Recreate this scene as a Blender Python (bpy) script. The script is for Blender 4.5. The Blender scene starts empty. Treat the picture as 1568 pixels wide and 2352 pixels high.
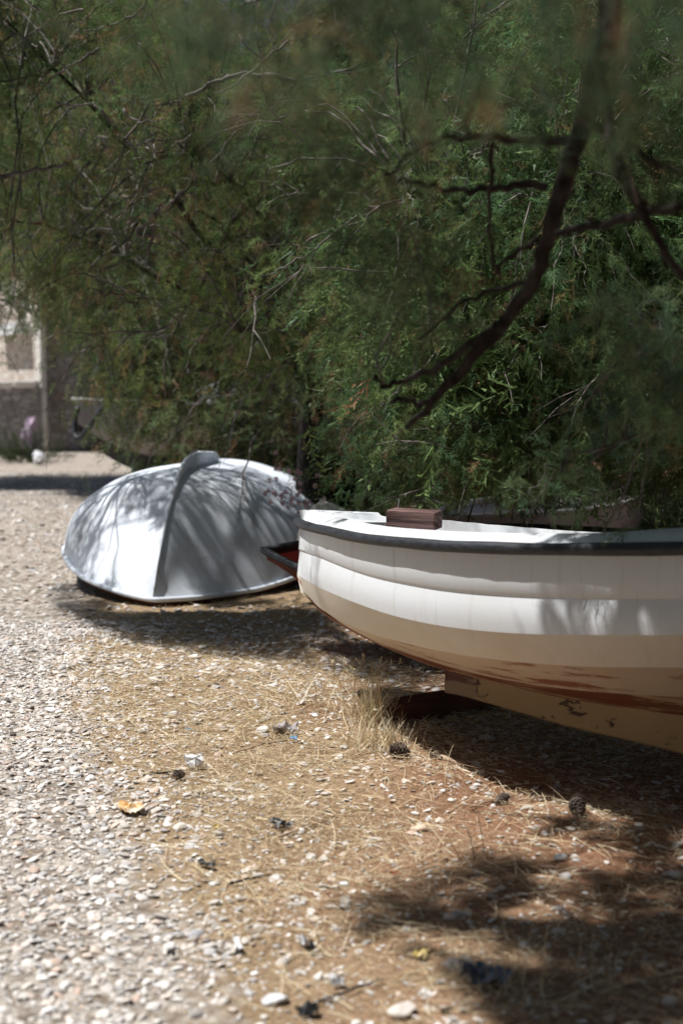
import bpy, bmesh, math, random
import numpy as np
from mathutils import Vector, Matrix

# ------------------------------------------------------------------ camera
FPX = 3267.0; CX = 784.0; CY = 1176.0; HOR = 880.0; CAMZ = 1.5
PITCH = math.atan((CY - HOR) / FPX)
scene = bpy.context.scene
COL = scene.collection
cam_d = bpy.data.cameras.new("camera"); cam = bpy.data.objects.new("camera", cam_d); COL.objects.link(cam)
cam.location = (0, 0, CAMZ); cam.rotation_euler = (math.pi / 2 - PITCH, 0, 0)
cam_d.sensor_fit = 'VERTICAL'; cam_d.sensor_height = 36.0; cam_d.sensor_width = 24.0; cam_d.lens = 50.0
cam_d.clip_start = 0.05; cam_d.clip_end = 2000
cam_d.dof.use_dof = True; cam_d.dof.focus_distance = 6.3; cam_d.dof.aperture_fstop = 2.0
scene.camera = cam
# ------------------------------------------------------------------ light
SUN = np.array([-0.50, 0.03, 1.0]); SUNSHIFT = (0.50, -0.03)
sd = Vector(SUN).normalized()
w = bpy.data.worlds.new("World"); scene.world = w; w.use_nodes = True
nt = w.node_tree; bg = nt.nodes['Background']
sky = nt.nodes.new('ShaderNodeTexSky'); sky.sky_type = 'NISHITA'; sky.sun_disc = False
sky.sun_elevation = math.asin(sd.z); sky.sun_rotation = math.atan2(sd.x, sd.y)
nt.links.new(sky.outputs[0], bg.inputs[0]); bg.inputs[1].default_value = 0.05
sl = bpy.data.lights.new("sun", 'SUN'); so = bpy.data.objects.new("sun", sl); COL.objects.link(so)
sl.energy = 5.0; sl.angle = math.radians(0.53); sl.color = (1.0, 0.985, 0.96)
so.location = (-6, 4, 14); so.rotation_euler = sd.to_track_quat('Z', 'Y').to_euler()
scene.view_settings.view_transform = 'Standard'; scene.view_settings.look = 'None'
scene.view_settings.exposure = 0.36; scene.view_settings.gamma = 1.0
scene.cycles.use_denoising = True
scene.cycles.max_bounces = 6; scene.cycles.diffuse_bounces = 2; scene.cycles.glossy_bounces = 2
scene.cycles.transmission_bounces = 3; scene.cycles.transparent_max_bounces = 4

# ------------------------------------------------------------------ helpers
cp, sp = math.cos(PITCH), math.sin(PITCH)
def ray(px, py):
    dx = (px - CX) / FPX; dy = (CY - py) / FPX
    return np.array([dx, cp + dy * sp, -sp + dy * cp])
def at(px, py, Y):
    d = ray(px, py); return np.array([0, 0, CAMZ]) + d * (Y / d[1])
def gnd(px, py, z=0.0):
    d = ray(px, py); return np.array([0, 0, CAMZ]) + d * ((z - CAMZ) / d[2])
def proj(P):
    P = np.atleast_2d(P); q = P - np.array([0, 0, CAMZ])
    dep = q[:, 1] * cp - q[:, 2] * sp; up = q[:, 1] * sp + q[:, 2] * cp
    dep = np.maximum(dep, 1e-3)
    return CX + FPX * q[:, 0] / dep, CY - FPX * up / dep

def tag(o, label=None, cat=None, group=None, kind=None):
    if label: o['label'] = label
    if cat: o['category'] = cat
    if group: o['group'] = group
    if kind: o['kind'] = kind
    return o
def empty(name, loc, label, cat, group=None, rz=0.0):
    o = bpy.data.objects.new(name, None); COL.objects.link(o); o.location = loc; o.rotation_euler = (0, 0, rz)
    o.empty_display_size = 0.1
    return tag(o, label, cat, group)

def npmesh(name, V, F, mat, parent=None, cols=None, smooth=False, loc=None, sharp=None, world=True):
    """V (n,3); F a list of int arrays (m,k); world=True: V in world space, made local to parent location"""
    V = np.asarray(V, dtype=np.float32)
    if not isinstance(F, (list, tuple)): F = [F]
    F = [np.asarray(f, dtype=np.int32) for f in F if len(f)]
    me = bpy.data.meshes.new(name)
    me.vertices.add(len(V)); 
    off = np.zeros(3, dtype=np.float32)
    if parent is not None and world: off = np.array(parent.location, dtype=np.float32)
    if loc is not None: off = np.array(loc, dtype=np.float32)
    me.vertices.foreach_set('co', (V - off).ravel())
    nl = sum(f.size for f in F); npoly = sum(len(f) for f in F)
    me.loops.add(nl); me.polygons.add(npoly)
    me.loops.foreach_set('vertex_index', np.concatenate([f.ravel() for f in F]))
    st = []; s = 0
    for f in F:
        st.append(s + np.arange(len(f), dtype=np.int32) * f.shape[1]); s += f.size
    me.polygons.foreach_set('loop_start', np.concatenate(st))
    me.polygons.foreach_set('use_smooth', np.full(npoly, smooth, dtype=bool))
    me.update(calc_edges=True)
    if cols is not None:
        a = me.color_attributes.new('Col', 'FLOAT_COLOR', 'POINT')
        c = np.ones((len(V), 4), dtype=np.float32); c[:, :cols.shape[1]] = cols
        a.data.foreach_set('color', c.ravel())
    if mat: me.materials.append(mat)
    if smooth and sharp is not None: me.set_sharp_from_angle(angle=math.radians(sharp))
    o = bpy.data.objects.new(name, me); COL.objects.link(o)
    if parent is not None: o.parent = parent
    elif loc is not None: o.location = loc
    return o
def grid_faces(nr, nc, off=0, close=False, flip=False):
    r = np.arange(nr - 1)[:, None]; n2 = nc if close else nc - 1
    c = np.arange(n2)[None, :]; c1 = (c + 1) % nc
    f = np.stack([r * nc + c, r * nc + c1, (r + 1) * nc + c1, (r + 1) * nc + c], -1).reshape(-1, 4) + off
    return f[:, ::-1] if flip else f
class MB:
    def __init__(s): s.V = []; s.F = {}; s.C = []; s.n = 0
    def add(s, V, F, col=None):
        V = np.asarray(V, dtype=float); F = np.asarray(F)
        s.V.append(V); s.F.setdefault(F.shape[1], []).append(F + s.n); s.n += len(V)
        s.C.append(np.tile(np.array(col if col is not None else (1, 1, 1), dtype=float), (len(V), 1)) if (col is None or np.ndim(col) == 1) else col)
    def box(s, c, size, R=None, col=None, bev=0.0):
        hx, hy, hz = [a / 2 for a in size]
        if bev <= 0:
            V = np.array([[x, y, z] for x in (-hx, hx) for y in (-hy, hy) for z in (-hz, hz)])
            F = np.array([[0, 1, 3, 2], [4, 6, 7, 5], [0, 4, 5, 1], [2, 3, 7, 6], [0, 2, 6, 4], [1, 5, 7, 3]])
        else:
            bm = bmesh.new(); bmesh.ops.create_cube(bm, size=1)
            for v in bm.verts: v.co = Vector((v.co.x * size[0], v.co.y * size[1], v.co.z * size[2]))
            bmesh.ops.bevel(bm, geom=bm.edges[:], offset=bev, segments=2, affect='EDGES', profile=0.6)
            bmesh.ops.triangulate(bm, faces=bm.faces[:])
            bm.verts.index_update()
            V = np.array([v.co[:] for v in bm.verts]); F = np.array([[v.index for v in f.verts] for f in bm.faces]); bm.free()
        if R is not None: V = V @ np.asarray(R).T
        s.add(V + np.asarray(c), F, col)
    def tube(s, P, r, sides=6, col=None, cap=True):
        P = np.asarray(P, dtype=float); n = len(P); r = np.broadcast_to(np.asarray(r, dtype=float), (n,))
        T = np.gradient(P, axis=0); T /= np.linalg.norm(T, axis=1, keepdims=True) + 1e-9
        a = np.array([0, 0, 1.0]) if abs(T[0][2]) < 0.9 else np.array([1.0, 0, 0])
        N = np.cross(T, a); bad = np.linalg.norm(N, axis=1) < 1e-3
        N[bad] = np.cross(T[bad], [0.3, 1, 0.1]); N /= np.linalg.norm(N, axis=1, keepdims=True)
        for i in range(1, n):
            v = N[i - 1] - T[i] * np.dot(N[i - 1], T[i]); l = np.linalg.norm(v)
            if l > 1e-6: N[i] = v / l
        B = np.cross(T, N)
        th = np.linspace(0, 2 * math.pi, sides, endpoint=False)
        V = P[:, None] + r[:, None, None] * (np.cos(th)[None, :, None] * N[:, None] + np.sin(th)[None, :, None] * B[:, None])
        V = V.reshape(-1, 3); F = grid_faces(n, sides, close=True)
        s.add(V, F, col)
        if cap:
            b = s.n - len(V)
            s.V.append(np.array([P[0], P[-1]])); s.C.append(np.tile(s.C[-1][0], (2, 1)))
            k = np.arange(sides); k1 = (k + 1) % sides
            s.F.setdefault(3, []).append(np.stack([np.full(sides, s.n), b + k1, b + k], -1))
            e = b + (n - 1) * sides
            s.F.setdefault(3, []).append(np.stack([np.full(sides, s.n + 1), e + k, e + k1], -1)); s.n += 2
    def build(s, name, mat, parent=None, smooth=False, sharp=None, loc=None, usecol=False, world=True):
        return npmesh(name, np.concatenate(s.V), [np.concatenate(f) for f in s.F.values()], mat, parent,
                      np.concatenate(s.C) if usecol else None, smooth, loc, sharp, world)
def smooth1(a, k=2):
    a = np.array(a, float)
    for _ in range(k):
        b = a.copy(); b[1:-1] = .25 * a[:-2] + .5 * a[1:-1] + .25 * a[2:]; a = b
    return a
def rotz(a): c, s = math.cos(a), math.sin(a); return np.array([[c, -s, 0], [s, c, 0], [0, 0, 1]])
def rotx(a): c, s = math.cos(a), math.sin(a); return np.array([[1, 0, 0], [0, c, -s], [0, s, c]])
def roty(a): c, s = math.cos(a), math.sin(a); return np.array([[c, 0, s], [0, 1, 0], [-s, 0, c]])
def bez(a, b, c, d, n):
    t = np.linspace(0, 1, n)[:, None]
    return (1 - t) ** 3 * a + 3 * (1 - t) ** 2 * t * b + 3 * (1 - t) * t ** 2 * c + t ** 3 * d
def vnoise(x, y, seed=0):
    """smooth value noise"""
    x = np.asarray(x, dtype=float); y = np.asarray(y, dtype=float)
    xi = np.floor(x).astype(np.int64); yi = np.floor(y).astype(np.int64); fx = x - xi; fy = y - yi
    fx = fx * fx * (3 - 2 * fx); fy = fy * fy * (3 - 2 * fy)
    def h(a, b):
        n = (a * 374761393 + b * 668265263 + seed * 974634777) & 0x7fffffff
        n = ((n ^ (n >> 13)) * 1274126177) & 0x7fffffff
        return ((n ^ (n >> 16)) & 0xffff) / 65535.0
    return (h(xi, yi) * (1 - fx) + h(xi + 1, yi) * fx) * (1 - fy) + (h(xi, yi + 1) * (1 - fx) + h(xi + 1, yi + 1) * fx) * fy

# ------------------------------------------------------------------ materials
def nmat(name):
    m = bpy.data.materials.new(name); m.use_nodes = True
    n = m.node_tree.nodes; l = m.node_tree.links; return m, n, l, n['Principled BSDF']
def mix(n, l, fac, a, b, typ='MIX'):
    x = n.new('ShaderNodeMix'); x.data_type = 'RGBA'; x.blend_type = typ
    if isinstance(fac, (int, float)): x.inputs[0].default_value = fac
    else: l.new(fac, x.inputs[0])
    for i, v in ((6, a), (7, b)):
        if isinstance(v, tuple): x.inputs[i].default_value = (*v, 1)
        else: l.new(v, x.inputs[i])
    return x.outputs[2]
def ramp(n, l, src, p0, p1, c0=(0, 0, 0), c1=(1, 1, 1)):
    r = n.new('ShaderNodeValToRGB'); r.color_ramp.elements[0].position = p0; r.color_ramp.elements[1].position = p1
    r.color_ramp.elements[0].color = (*c0, 1); r.color_ramp.elements[1].color = (*c1, 1); l.new(src, r.inputs[0]); return r.outputs[0]
def coords(n, l, scale=(1, 1, 1), kind='Object'):
    t = n.new('ShaderNodeTexCoord'); m = n.new('ShaderNodeMapping'); m.inputs['Scale'].default_value = scale
    l.new(t.outputs[kind], m.inputs[0]); return m.outputs[0]
def noise(n, l, vec, scale, detail=6, rough=0.6):
    t = n.new('ShaderNodeTexNoise'); t.inputs['Scale'].default_value = scale; t.inputs['Detail'].default_value = detail
    t.inputs['Roughness'].default_value = rough; l.new(vec, t.inputs['Vector']); return t.outputs['Fac']
def bump(n, l, h, b, strength=0.3, dist=0.01):
    x = n.new('ShaderNodeBump'); x.inputs['Strength'].default_value = strength; x.inputs['Distance'].default_value = dist
    l.new(h, x.inputs['Height']); l.new(x.outputs[0], b.inputs['Normal'])
def colmat(name, rough=0.7, vary=0.25, scale=40, bmp=0.2, spec=0.3, bd=0.004):
    m, n, l, b = nmat(name)
    a = n.new('ShaderNodeVertexColor'); a.layer_name = 'Col'
    v = coords(n, l); f = noise(n, l, v, scale)
    f2 = ramp(n, l, f, 0.3, 0.7, (1 - vary,) * 3, (1 + vary,) * 3)
    l.new(mix(n, l, 1.0, a.outputs[0], f2, 'MULTIPLY'), b.inputs['Base Color'])
    b.inputs['Roughness'].default_value = rough; b.inputs['Specular IOR Level'].default_value = spec
    bump(n, l, f, b, bmp, bd); return m
def simple(name, c0, c1, scale=8, rough=0.6, stretch=(1, 1, 1), bmp=0.15, bd=0.004, spec=0.4, lo=0.35, hi=0.65, detail=8):
    m, n, l, b = nmat(name); v = coords(n, l, stretch); f = noise(n, l, v, scale, detail)
    l.new(ramp(n, l, f, lo, hi, c0, c1), b.inputs['Base Color'])
    b.inputs['Roughness'].default_value = rough; b.inputs['Specular IOR Level'].default_value = spec
    bump(n, l, f, b, bmp, bd); return m
def foliage_mat(name):
    m, n, l, b = nmat(name)
    a = n.new('ShaderNodeVertexColor'); a.layer_name = 'Col'
    l.new(a.outputs[0], b.inputs['Base Color']); b.inputs['Roughness'].default_value = 0.55
    b.inputs['Specular IOR Level'].default_value = 0.25
    t = n.new('ShaderNodeBsdfTranslucent'); l.new(a.outputs[0], t.inputs[0])
    ms = n.new('ShaderNodeMixShader'); ms.inputs[0].default_value = 0.4
    l.new(b.outputs[0], ms.inputs[1]); l.new(t.outputs[0], ms.inputs[2])
    l.new(ms.outputs[0], n['Material Output'].inputs[0]); return m
M = {}
M['leaf'] = foliage_mat('tamarisk_foliage')
M['bark'] = simple('bark', (0.012, 0.010, 0.009), (0.06, 0.05, 0.045), 22, 0.9, (1, 1, 0.35), 0.9, 0.02, 0.1)
M['twig'] = simple('twig_bark', (0.06, 0.05, 0.045), (0.26, 0.23, 0.21), 9, 0.8, (1, 1, 1), 0.3, 0.004, 0.2)
M['pebble'] = colmat('pebble_stone', 0.75, 0.18, 60, 0.25, 0.3, 0.003)
M['straw'] = colmat('dry_straw', 0.65, 0.1, 30, 0.0, 0.3)
M['rubber'] = simple('black_rubber', (0.010, 0.011, 0.014), (0.035, 0.038, 0.045), 22, 0.5, (1, 4, 4), 0.4, 0.004, 0.4)
M['wood'] = simple('weathered_timber', (0.03, 0.013, 0.012), (0.24, 0.145, 0.13), 26, 0.8, (0.12, 1, 2.2), 1.0, 0.02, 0.2)
M['darkwood'] = simple('dark_red_timber', (0.05, 0.018, 0.012), (0.13, 0.05, 0.03), 12, 0.9, (0.3, 1, 1), 0.4, 0.01, 0.2)
M['stoneblock'] = simple('pale_stone', (0.55, 0.51, 0.46), (0.78, 0.75, 0.70), 3, 0.9, bmp=0.5, bd=0.05)
def ground_mat():
    m, n, l, b = nmat('ground_soil')
    a = n.new('ShaderNodeVertexColor'); a.layer_name = 'Col'
    sx = n.new('ShaderNodeSeparateColor'); l.new(a.outputs[0], sx.inputs[0])
    v = coords(n, l)
    # gravel: voronoi stones
    vo = n.new('ShaderNodeTexVoronoi'); vo.inputs['Scale'].default_value = 26; l.new(v, vo.inputs['Vector'])
    hs = n.new('ShaderNodeSeparateColor'); l.new(vo.outputs['Color'], hs.inputs[0])
    gcol = ramp(n, l, hs.outputs[0], 0.0, 1.0, (0.32, 0.28, 0.25), (0.60, 0.56, 0.51))
    gd = ramp(n, l, vo.outputs['Distance'], 0.35, 0.75, (1, 1, 1), (0.55, 0.5, 0.45))
    gcol = mix(n, l, 1.0, gcol, gd, 'MULTIPLY')
    nf = noise(n, l, v, 9, 10, 0.7); ns = noise(n, l, v, 90, 4, 0.7)
    soil = ramp(n, l, ns, 0.3, 0.75, (0.15, 0.07, 0.04), (0.42, 0.25, 0.16))
    straw = ramp(n, l, ns, 0.3, 0.7, (0.16, 0.10, 0.06), (0.52, 0.40, 0.26))
    base = mix(n, l, sx.outputs[1], straw, soil)
    lf = noise(n, l, v, 0.9, 5, 0.6); tint = ramp(n, l, lf, 0.3, 0.7, (0.85, 0.82, 0.78), (1.1, 1.08, 1.05))
    # edge of the gravel broken by noise
    ad = n.new('ShaderNodeMath'); ad.operation = 'ADD'; l.new(sx.outputs[0], ad.inputs[0])
    mm = n.new('ShaderNodeMath'); mm.operation = 'MULTIPLY_ADD'; l.new(nf, mm.inputs[0]); mm.inputs[1].default_value = 0.9; mm.inputs[2].default_value = -0.45
    l.new(mm.outputs[0], ad.inputs[1])
    fac = ramp(n, l, ad.outputs[0], 0.4, 0.6)
    c = mix(n, l, fac, base, gcol); c = mix(n, l, 1.0, c, tint, 'MULTIPLY')
    l.new(c, b.inputs['Base Color']); b.inputs['Roughness'].default_value = 0.95; b.inputs['Specular IOR Level'].default_value = 0.1
    bump(n, l, ns, b, 0.7, 0.02); return m
M['ground'] = ground_mat()
def stone_wall_mat(name, c0, c1, mortar, sc=2.2):
    m, n, l, b = nmat(name); v = coords(n, l, (1, 1, 1.9))
    vo = n.new('ShaderNodeTexVoronoi'); vo.inputs['Scale'].default_value = sc; l.new(v, vo.inputs['Vector'])
    hs = n.new('ShaderNodeSeparateColor'); l.new(vo.outputs['Color'], hs.inputs[0])
    c = ramp(n, l, hs.outputs[0], 0, 1, c0, c1)
    ve = n.new('ShaderNodeTexVoronoi'); ve.feature = 'DISTANCE_TO_EDGE'; ve.inputs['Scale'].default_value = sc; l.new(v, ve.inputs['Vector'])
    e = ramp(n, l, ve.outputs['Distance'], 0.02, 0.09)
    c = mix(n, l, e, mortar, c); nn = noise(n, l, v, 12, 6); t = ramp(n, l, nn, 0.3, 0.7, (0.7, 0.68, 0.65), (1.1, 1.1, 1.1))
    l.new(mix(n, l, 1.0, c, t, 'MULTIPLY'), b.inputs['Base Color']); b.inputs['Roughness'].default_value = 0.95
    bump(n, l, e, b, 0.8, 0.04); return m
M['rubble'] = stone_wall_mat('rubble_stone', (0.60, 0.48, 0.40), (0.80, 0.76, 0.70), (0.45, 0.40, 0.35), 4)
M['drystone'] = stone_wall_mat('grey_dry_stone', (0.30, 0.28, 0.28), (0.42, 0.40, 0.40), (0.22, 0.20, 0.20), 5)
def hull_mat(name, base, stain, sfac, scratch=None, slo=0.5, shi=0.62, rough=0.35, sscale=4, dirt=0.15, drip=0.0, st=(0.22, 1, 1.6)):
    m, n, l, b = nmat(name); v = coords(n, l, st); v2 = coords(n, l, (1, 1, 1))
    f = noise(n, l, v2, 2.5, 8, 0.65); c = mix(n, l, ramp(n, l, f, 0.4, 0.75, (0, 0, 0), (sfac,) * 3), base, stain)
    fine = noise(n, l, v2, 60, 3, 0.6)
    sp_ = ramp(n, l, fine, 0.66, 0.74, (0, 0, 0), (dirt,) * 3)
    c = mix(n, l, sp_, c, (0.25, 0.2, 0.15))
    if drip:
        vd = coords(n, l, (14, 3, 0.9)); dn = noise(n, l, vd, 1.6, 5, 0.7); c = mix(n, l, ramp(n, l, dn, 0.56, 0.76, (0, 0, 0), (drip,) * 3), c, (0.40, 0.33, 0.24))
    if scratch:
        g = noise(n, l, v, sscale, 12, 0.72); c = mix(n, l, ramp(n, l, g, slo, shi), c, scratch)
    l.new(c, b.inputs['Base Color']); b.inputs['Roughness'].default_value = rough
    b.inputs['Specular IOR Level'].default_value = 0.45
    bump(n, l, f, b, 0.08, 0.01); return m
M['hull_white'] = hull_mat('white_gelcoat', (0.70, 0.72, 0.745), (0.62, 0.60, 0.56), 0.35, rough=0.36, drip=0.45)
M['hull_cream'] = hull_mat('stained_white_gelcoat', (0.74, 0.69, 0.61), (0.66, 0.56, 0.43), 0.7, rough=0.45, drip=0.35)
M['hull_tan'] = hull_mat('tan_stained_gelcoat', (0.66, 0.56, 0.44), (0.60, 0.47, 0.32), 0.8, (0.32, 0.13, 0.07), 0.55, 0.60, 0.55, 8)
M['hull_low'] = hull_mat('worn_bottom_paint', (0.60, 0.45, 0.29), (0.52, 0.33, 0.18), 0.8, (0.22, 0.07, 0.035), 0.43, 0.49, 0.6, 8)
M['keel'] = hull_mat('chipped_keel_paint', (0.42, 0.30, 0.16), (0.33, 0.22, 0.11), 0.8, (0.07, 0.035, 0.025), 0.57, 0.61, 0.7, 11, 0.5, st=(0.6, 1, 1.2))
M['keel_red'] = hull_mat('red_keel_paint', (0.10, 0.03, 0.025), (0.20, 0.10, 0.07), 0.6, (0.30, 0.22, 0.15), 0.52, 0.56, 0.7, 6, 0.4)
M['dinghy'] = hull_mat('grey_white_dinghy_paint', (0.70, 0.75, 0.82), (0.54, 0.57, 0.62), 0.8, (0.42, 0.43, 0.44), 0.60, 0.70, 0.85, 5, .3, drip=.5, st=(1, 1, 1))
M['red'] = simple('faded_red_paint', (0.42, 0.045, 0.03), (0.55, 0.09, 0.06), 6, 0.5)
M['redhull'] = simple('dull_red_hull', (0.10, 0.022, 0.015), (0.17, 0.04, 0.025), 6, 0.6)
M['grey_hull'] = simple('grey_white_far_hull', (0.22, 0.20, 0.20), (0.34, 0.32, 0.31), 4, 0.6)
M['dark_hull'] = simple('dark_bottom_paint', (0.012, 0.012, 0.014), (0.04, 0.04, 0.045), 6, 0.7)
M['white_far'] = simple('white_far_paint', (0.55, 0.56, 0.56), (0.74, 0.74, 0.74), 4, 0.5)
M['pipe'] = simple('grey_pipe', (0.20, 0.23, 0.27), (0.30, 0.33, 0.37), 4, 0.5)
M['tile'] = simple('clay_tiles', (0.25, 0.10, 0.06), (0.45, 0.22, 0.14), 8, 0.9)
M['plastic_white'] = simple('white_scrap', (0.70, 0.70, 0.72), (0.85, 0.85, 0.86), 30, 0.6)
M['plastic_black'] = simple('black_scrap', (0.008, 0.009, 0.012), (0.04, 0.045, 0.05), 30, 0.45, spec=0.5)
M['plastic_orange'] = simple('orange_scrap', (0.62, 0.32, 0.10), (0.66, 0.56, 0.42), 16, 0.4, lo=0.45, hi=0.55)
M['plastic_yellow'] = simple('yellow_scrap', (0.62, 0.46, 0.14), (0.66, 0.56, 0.30), 16, 0.4)
M['plastic_blue'] = simple('blue_scrap', (0.08, 0.32, 0.60), (0.45, 0.65, 0.80), 40, 0.4)
M['plastic_slate'] = simple('slate_blue_plastic', (0.06, 0.08, 0.12), (0.14, 0.17, 0.23), 12, 0.35, spec=0.5)
M['plastic_clear'] = simple('hazy_plastic', (0.42, 0.38, 0.38), (0.62, 0.58, 0.58), 12, 0.35)
M['cone'] = simple('pine_cone', (0.06, 0.04, 0.03), (0.22, 0.17, 0.14), 40, 0.8)
M['stick'] = simple('bleached_stick', (0.30, 0.20, 0.13), (0.52, 0.38, 0.27), 20, 0.8, (1, 1, 1))
M['terracotta'] = simple('orange_shard', (0.42, 0.15, 0.07), (0.50, 0.22, 0.12), 20, 0.8)
M['petal'] = simple('pink_petals', (0.50, 0.30, 0.38), (0.66, 0.50, 0.56), 20, 0.7)

rng = np.random.default_rng(7); random.seed(7)
# ------------------------------------------------------------------ ground
def path_edge(Y):
    return np.interp(Y, [2.0, 3.33, 4.375, 5.33, 7.3, 9.4, 14, 22, 34, 60], [0.0, -0.30, -0.60, -0.92, -1.50, -1.75, -2.0, -2.4, -3.6, -8])
def gz(x, y):
    near = np.clip((30 - y) / 20, 0, 1)
    return near * (0.05 * (vnoise(x * 0.9 + 5, y * 0.9, 1) - 0.5) + 0.024 * (vnoise(x * 3.1, y * 3.1, 2) - 0.5) + 0.010 * (vnoise(x * 9, y * 9, 3) - 0.5))
xs = np.concatenate([-np.geomspace(400, 4.2, 26), np.arange(-4, 4.01, 0.045), np.geomspace(4.2, 400, 26)])
ys = np.concatenate([[-400, -100, -30, -10, -4, -1, 0.5, 1.5], np.arange(2.2, 13, 0.045), np.geomspace(13.1, 40, 60), np.geomspace(43, 900, 20)])
X, Yg = np.meshgrid(xs, ys); Z = gz(X, Yg)
gm = np.clip(0.5 + (path_edge(Yg) - X) * 1.1, 0, 1)
def soilf(x, y):
    px, py = proj(np.stack([np.ravel(x), np.ravel(y), np.zeros(np.size(x))], 1))
    s = np.clip(0.5 + (np.ravel(x) - (0.05 + (np.ravel(y) - 3.5) * 0.02)) * 1.2 + (vnoise(np.ravel(x) * 1.7, np.ravel(y) * 1.7, 9) - 0.5) * 0.9, 0, 1)
    return s.reshape(np.shape(x))
cols = np.stack([gm.ravel(), soilf(X, Yg).ravel(), np.zeros(X.size)], 1)
tag(npmesh('ground', np.stack([X.ravel(), Yg.ravel(), Z.ravel()], 1), grid_faces(len(ys), len(xs)), M['ground'], cols=cols, smooth=True), kind='structure')

# ------------------------------------------------------------------ gravel
def ico(sub):
    bm = bmesh.new(); bmesh.ops.create_icosphere(bm, subdivisions=sub, radius=1.0)
    V = np.array([v.co[:] for v in bm.verts]); F = np.array([[v.index for v in f.verts] for f in bm.faces]); bm.free(); return V, F
ICO, ICOF = ico(2)
IC1, IC1F = ico(1)
PEB = []; PEBS = []
for k in range(16):
    d = rng.normal(size=(7, 3)); d /= np.linalg.norm(d, axis=1, keepdims=True)
    V = (ICO if k < 8 else IC1).copy()
    for q in d:
        h = V @ q; lim = rng.uniform(0.45, 0.85); V = V - np.maximum(h - lim, 0)[:, None] * q * 0.9
    (PEB if k < 8 else PEBS).append(V)
def scatter_pebbles(P, size, colr, flat=(0.18, 0.38), r=rng, PEB=PEB, ICOF=ICOF):
    """returns V,F,C"""
    n = len(P); Vs = []; Fs = []; Cs = []; off = 0
    var = r.integers(0, len(PEB), n)
    for k in range(len(PEB)):
        idx = np.where(var == k)[0]
        if not len(idx): continue
        T = PEB[k]; m = len(idx)
        sx = size[idx]; sy = sx * r.uniform(0.45, 0.9, m); sz = sx * r.uniform(*flat, m)
        a = r.uniform(0, 6.28, m); tx = r.normal(0, 0.22, m); ty = r.normal(0, 0.22, m)
        L = T[None] * np.stack([sx, sy, sz], 1)[:, None]
        x, y, z = L[..., 0], L[..., 1], L[..., 2]
        z = z + x * tx[:, None] + y * ty[:, None]
        c, s = np.cos(a)[:, None], np.sin(a)[:, None]
        W = np.stack([x * c - y * s, x * s + y * c, z], -1) + P[idx][:, None]
        Vs.append(W.reshape(-1, 3)); nv = len(T)
        Fs.append((ICOF[None] + (off + np.arange(m) * nv)[:, None, None]).reshape(-1, 3)); off += m * nv
        Cs.append(np.repeat(colr[idx], nv, 0))
    return np.concatenate(Vs), np.concatenate(Fs), np.concatenate(Cs)
PC = np.array([[.62, .58, .54], [.55, .50, .45], [.44, .42, .41], [.57, .52, .48], [.60, .50, .43], [.36, .33, .31], [.70, .68, .66], [.50, .38, .31]])
def pebcol(n, r=rng):
    c = PC[r.choice(len(PC), n, p=[.2, .18, .13, .18, .1, .06, .1, .05])]; return np.clip(c * r.uniform(0.88, 1.16, (n, 1)), 0, .85)
def frustum_xy(n, y0, y1, pad=0.25):
    Y = np.sqrt(rng.uniform(y0 ** 2, y1 ** 2, n)); h = 0.245 * Y + pad; return rng.uniform(-h, h), Y
def under_boat(x, y): return np.zeros(len(x), bool)
x1, y1 = frustum_xy(86000, 3.0, 9.0); e = path_edge(y1) + (vnoise(x1 * 2.2, y1 * 2.2, 4) - 0.5) * 0.7
d_ = x1 - e; keepp = np.where(d_ < 0, 0.80, 0.62 * np.exp(-d_ / 0.25) + 0.09 * (vnoise(x1 * 3, y1 * 3, 8) > 0.5) + 0.055)
k = rng.uniform(size=len(x1)) < keepp; x1, y1 = x1[k], y1[k]
sz = rng.lognormal(math.log(0.0092), 0.45, len(x1)); sz = np.clip(sz, 0.0035, 0.025)
P1 = np.stack([x1, y1, gz(x1, y1) + sz * 0.18], 1)
x2, y2 = frustum_xy(14000, 9.0, 24.0); e = path_edge(y2); k = rng.uniform(size=len(x2)) < np.where(x2 < e, 0.9, 0.25); x2, y2 = x2[k], y2[k]
sz2 = np.clip(rng.lognormal(math.log(0.021), 0.35, len(x2)), 0.012, 0.05)
P2 = np.stack([x2, y2, gz(x2, y2) + sz2 * 0.1], 1)
x3, y3 = frustum_xy(9000, 3.2, 9.5, 0.2); x3, y3 = x3[x3 > path_edge(y3) - .1], y3[x3 > path_edge(y3) - .1]
# stony strip behind the straw, towards the small boat and the bow
px3, py3 = proj(np.stack([x3, y3, x3 * 0], 1)); kk = (py3 < 1700) & (rng.uniform(size=len(x3)) < 0.55 * np.clip((1760 - py3) / 150, 0, 1)); x3, y3 = x3[kk], y3[kk]
sz3 = np.clip(rng.lognormal(math.log(0.017), 0.4, len(x3)), 0.008, 0.04); P3 = np.stack([x3, y3, gz(x3, y3) + sz3 * 0.15], 1)
P = np.concatenate([P1, P2, P3]); S = np.concatenate([sz, sz2, sz3]); C_ = pebcol(len(P))
big = S > 0.0115; V, F, C = scatter_pebbles(P[big], S[big], C_[big]); Va, Fa, Ca = scatter_pebbles(P[~big], S[~big], C_[~big], PEB=PEBS, ICOF=IC1F)
F = np.concatenate([F, Fa + len(V)]); V = np.concatenate([V, Va]); C = np.concatenate([C, Ca])
tag(npmesh('gravel', V, F, M['pebble'], cols=C, smooth=True, sharp=38), 'loose pale grey and tan pebbles covering the path', 'gravel', kind='stuff')

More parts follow.
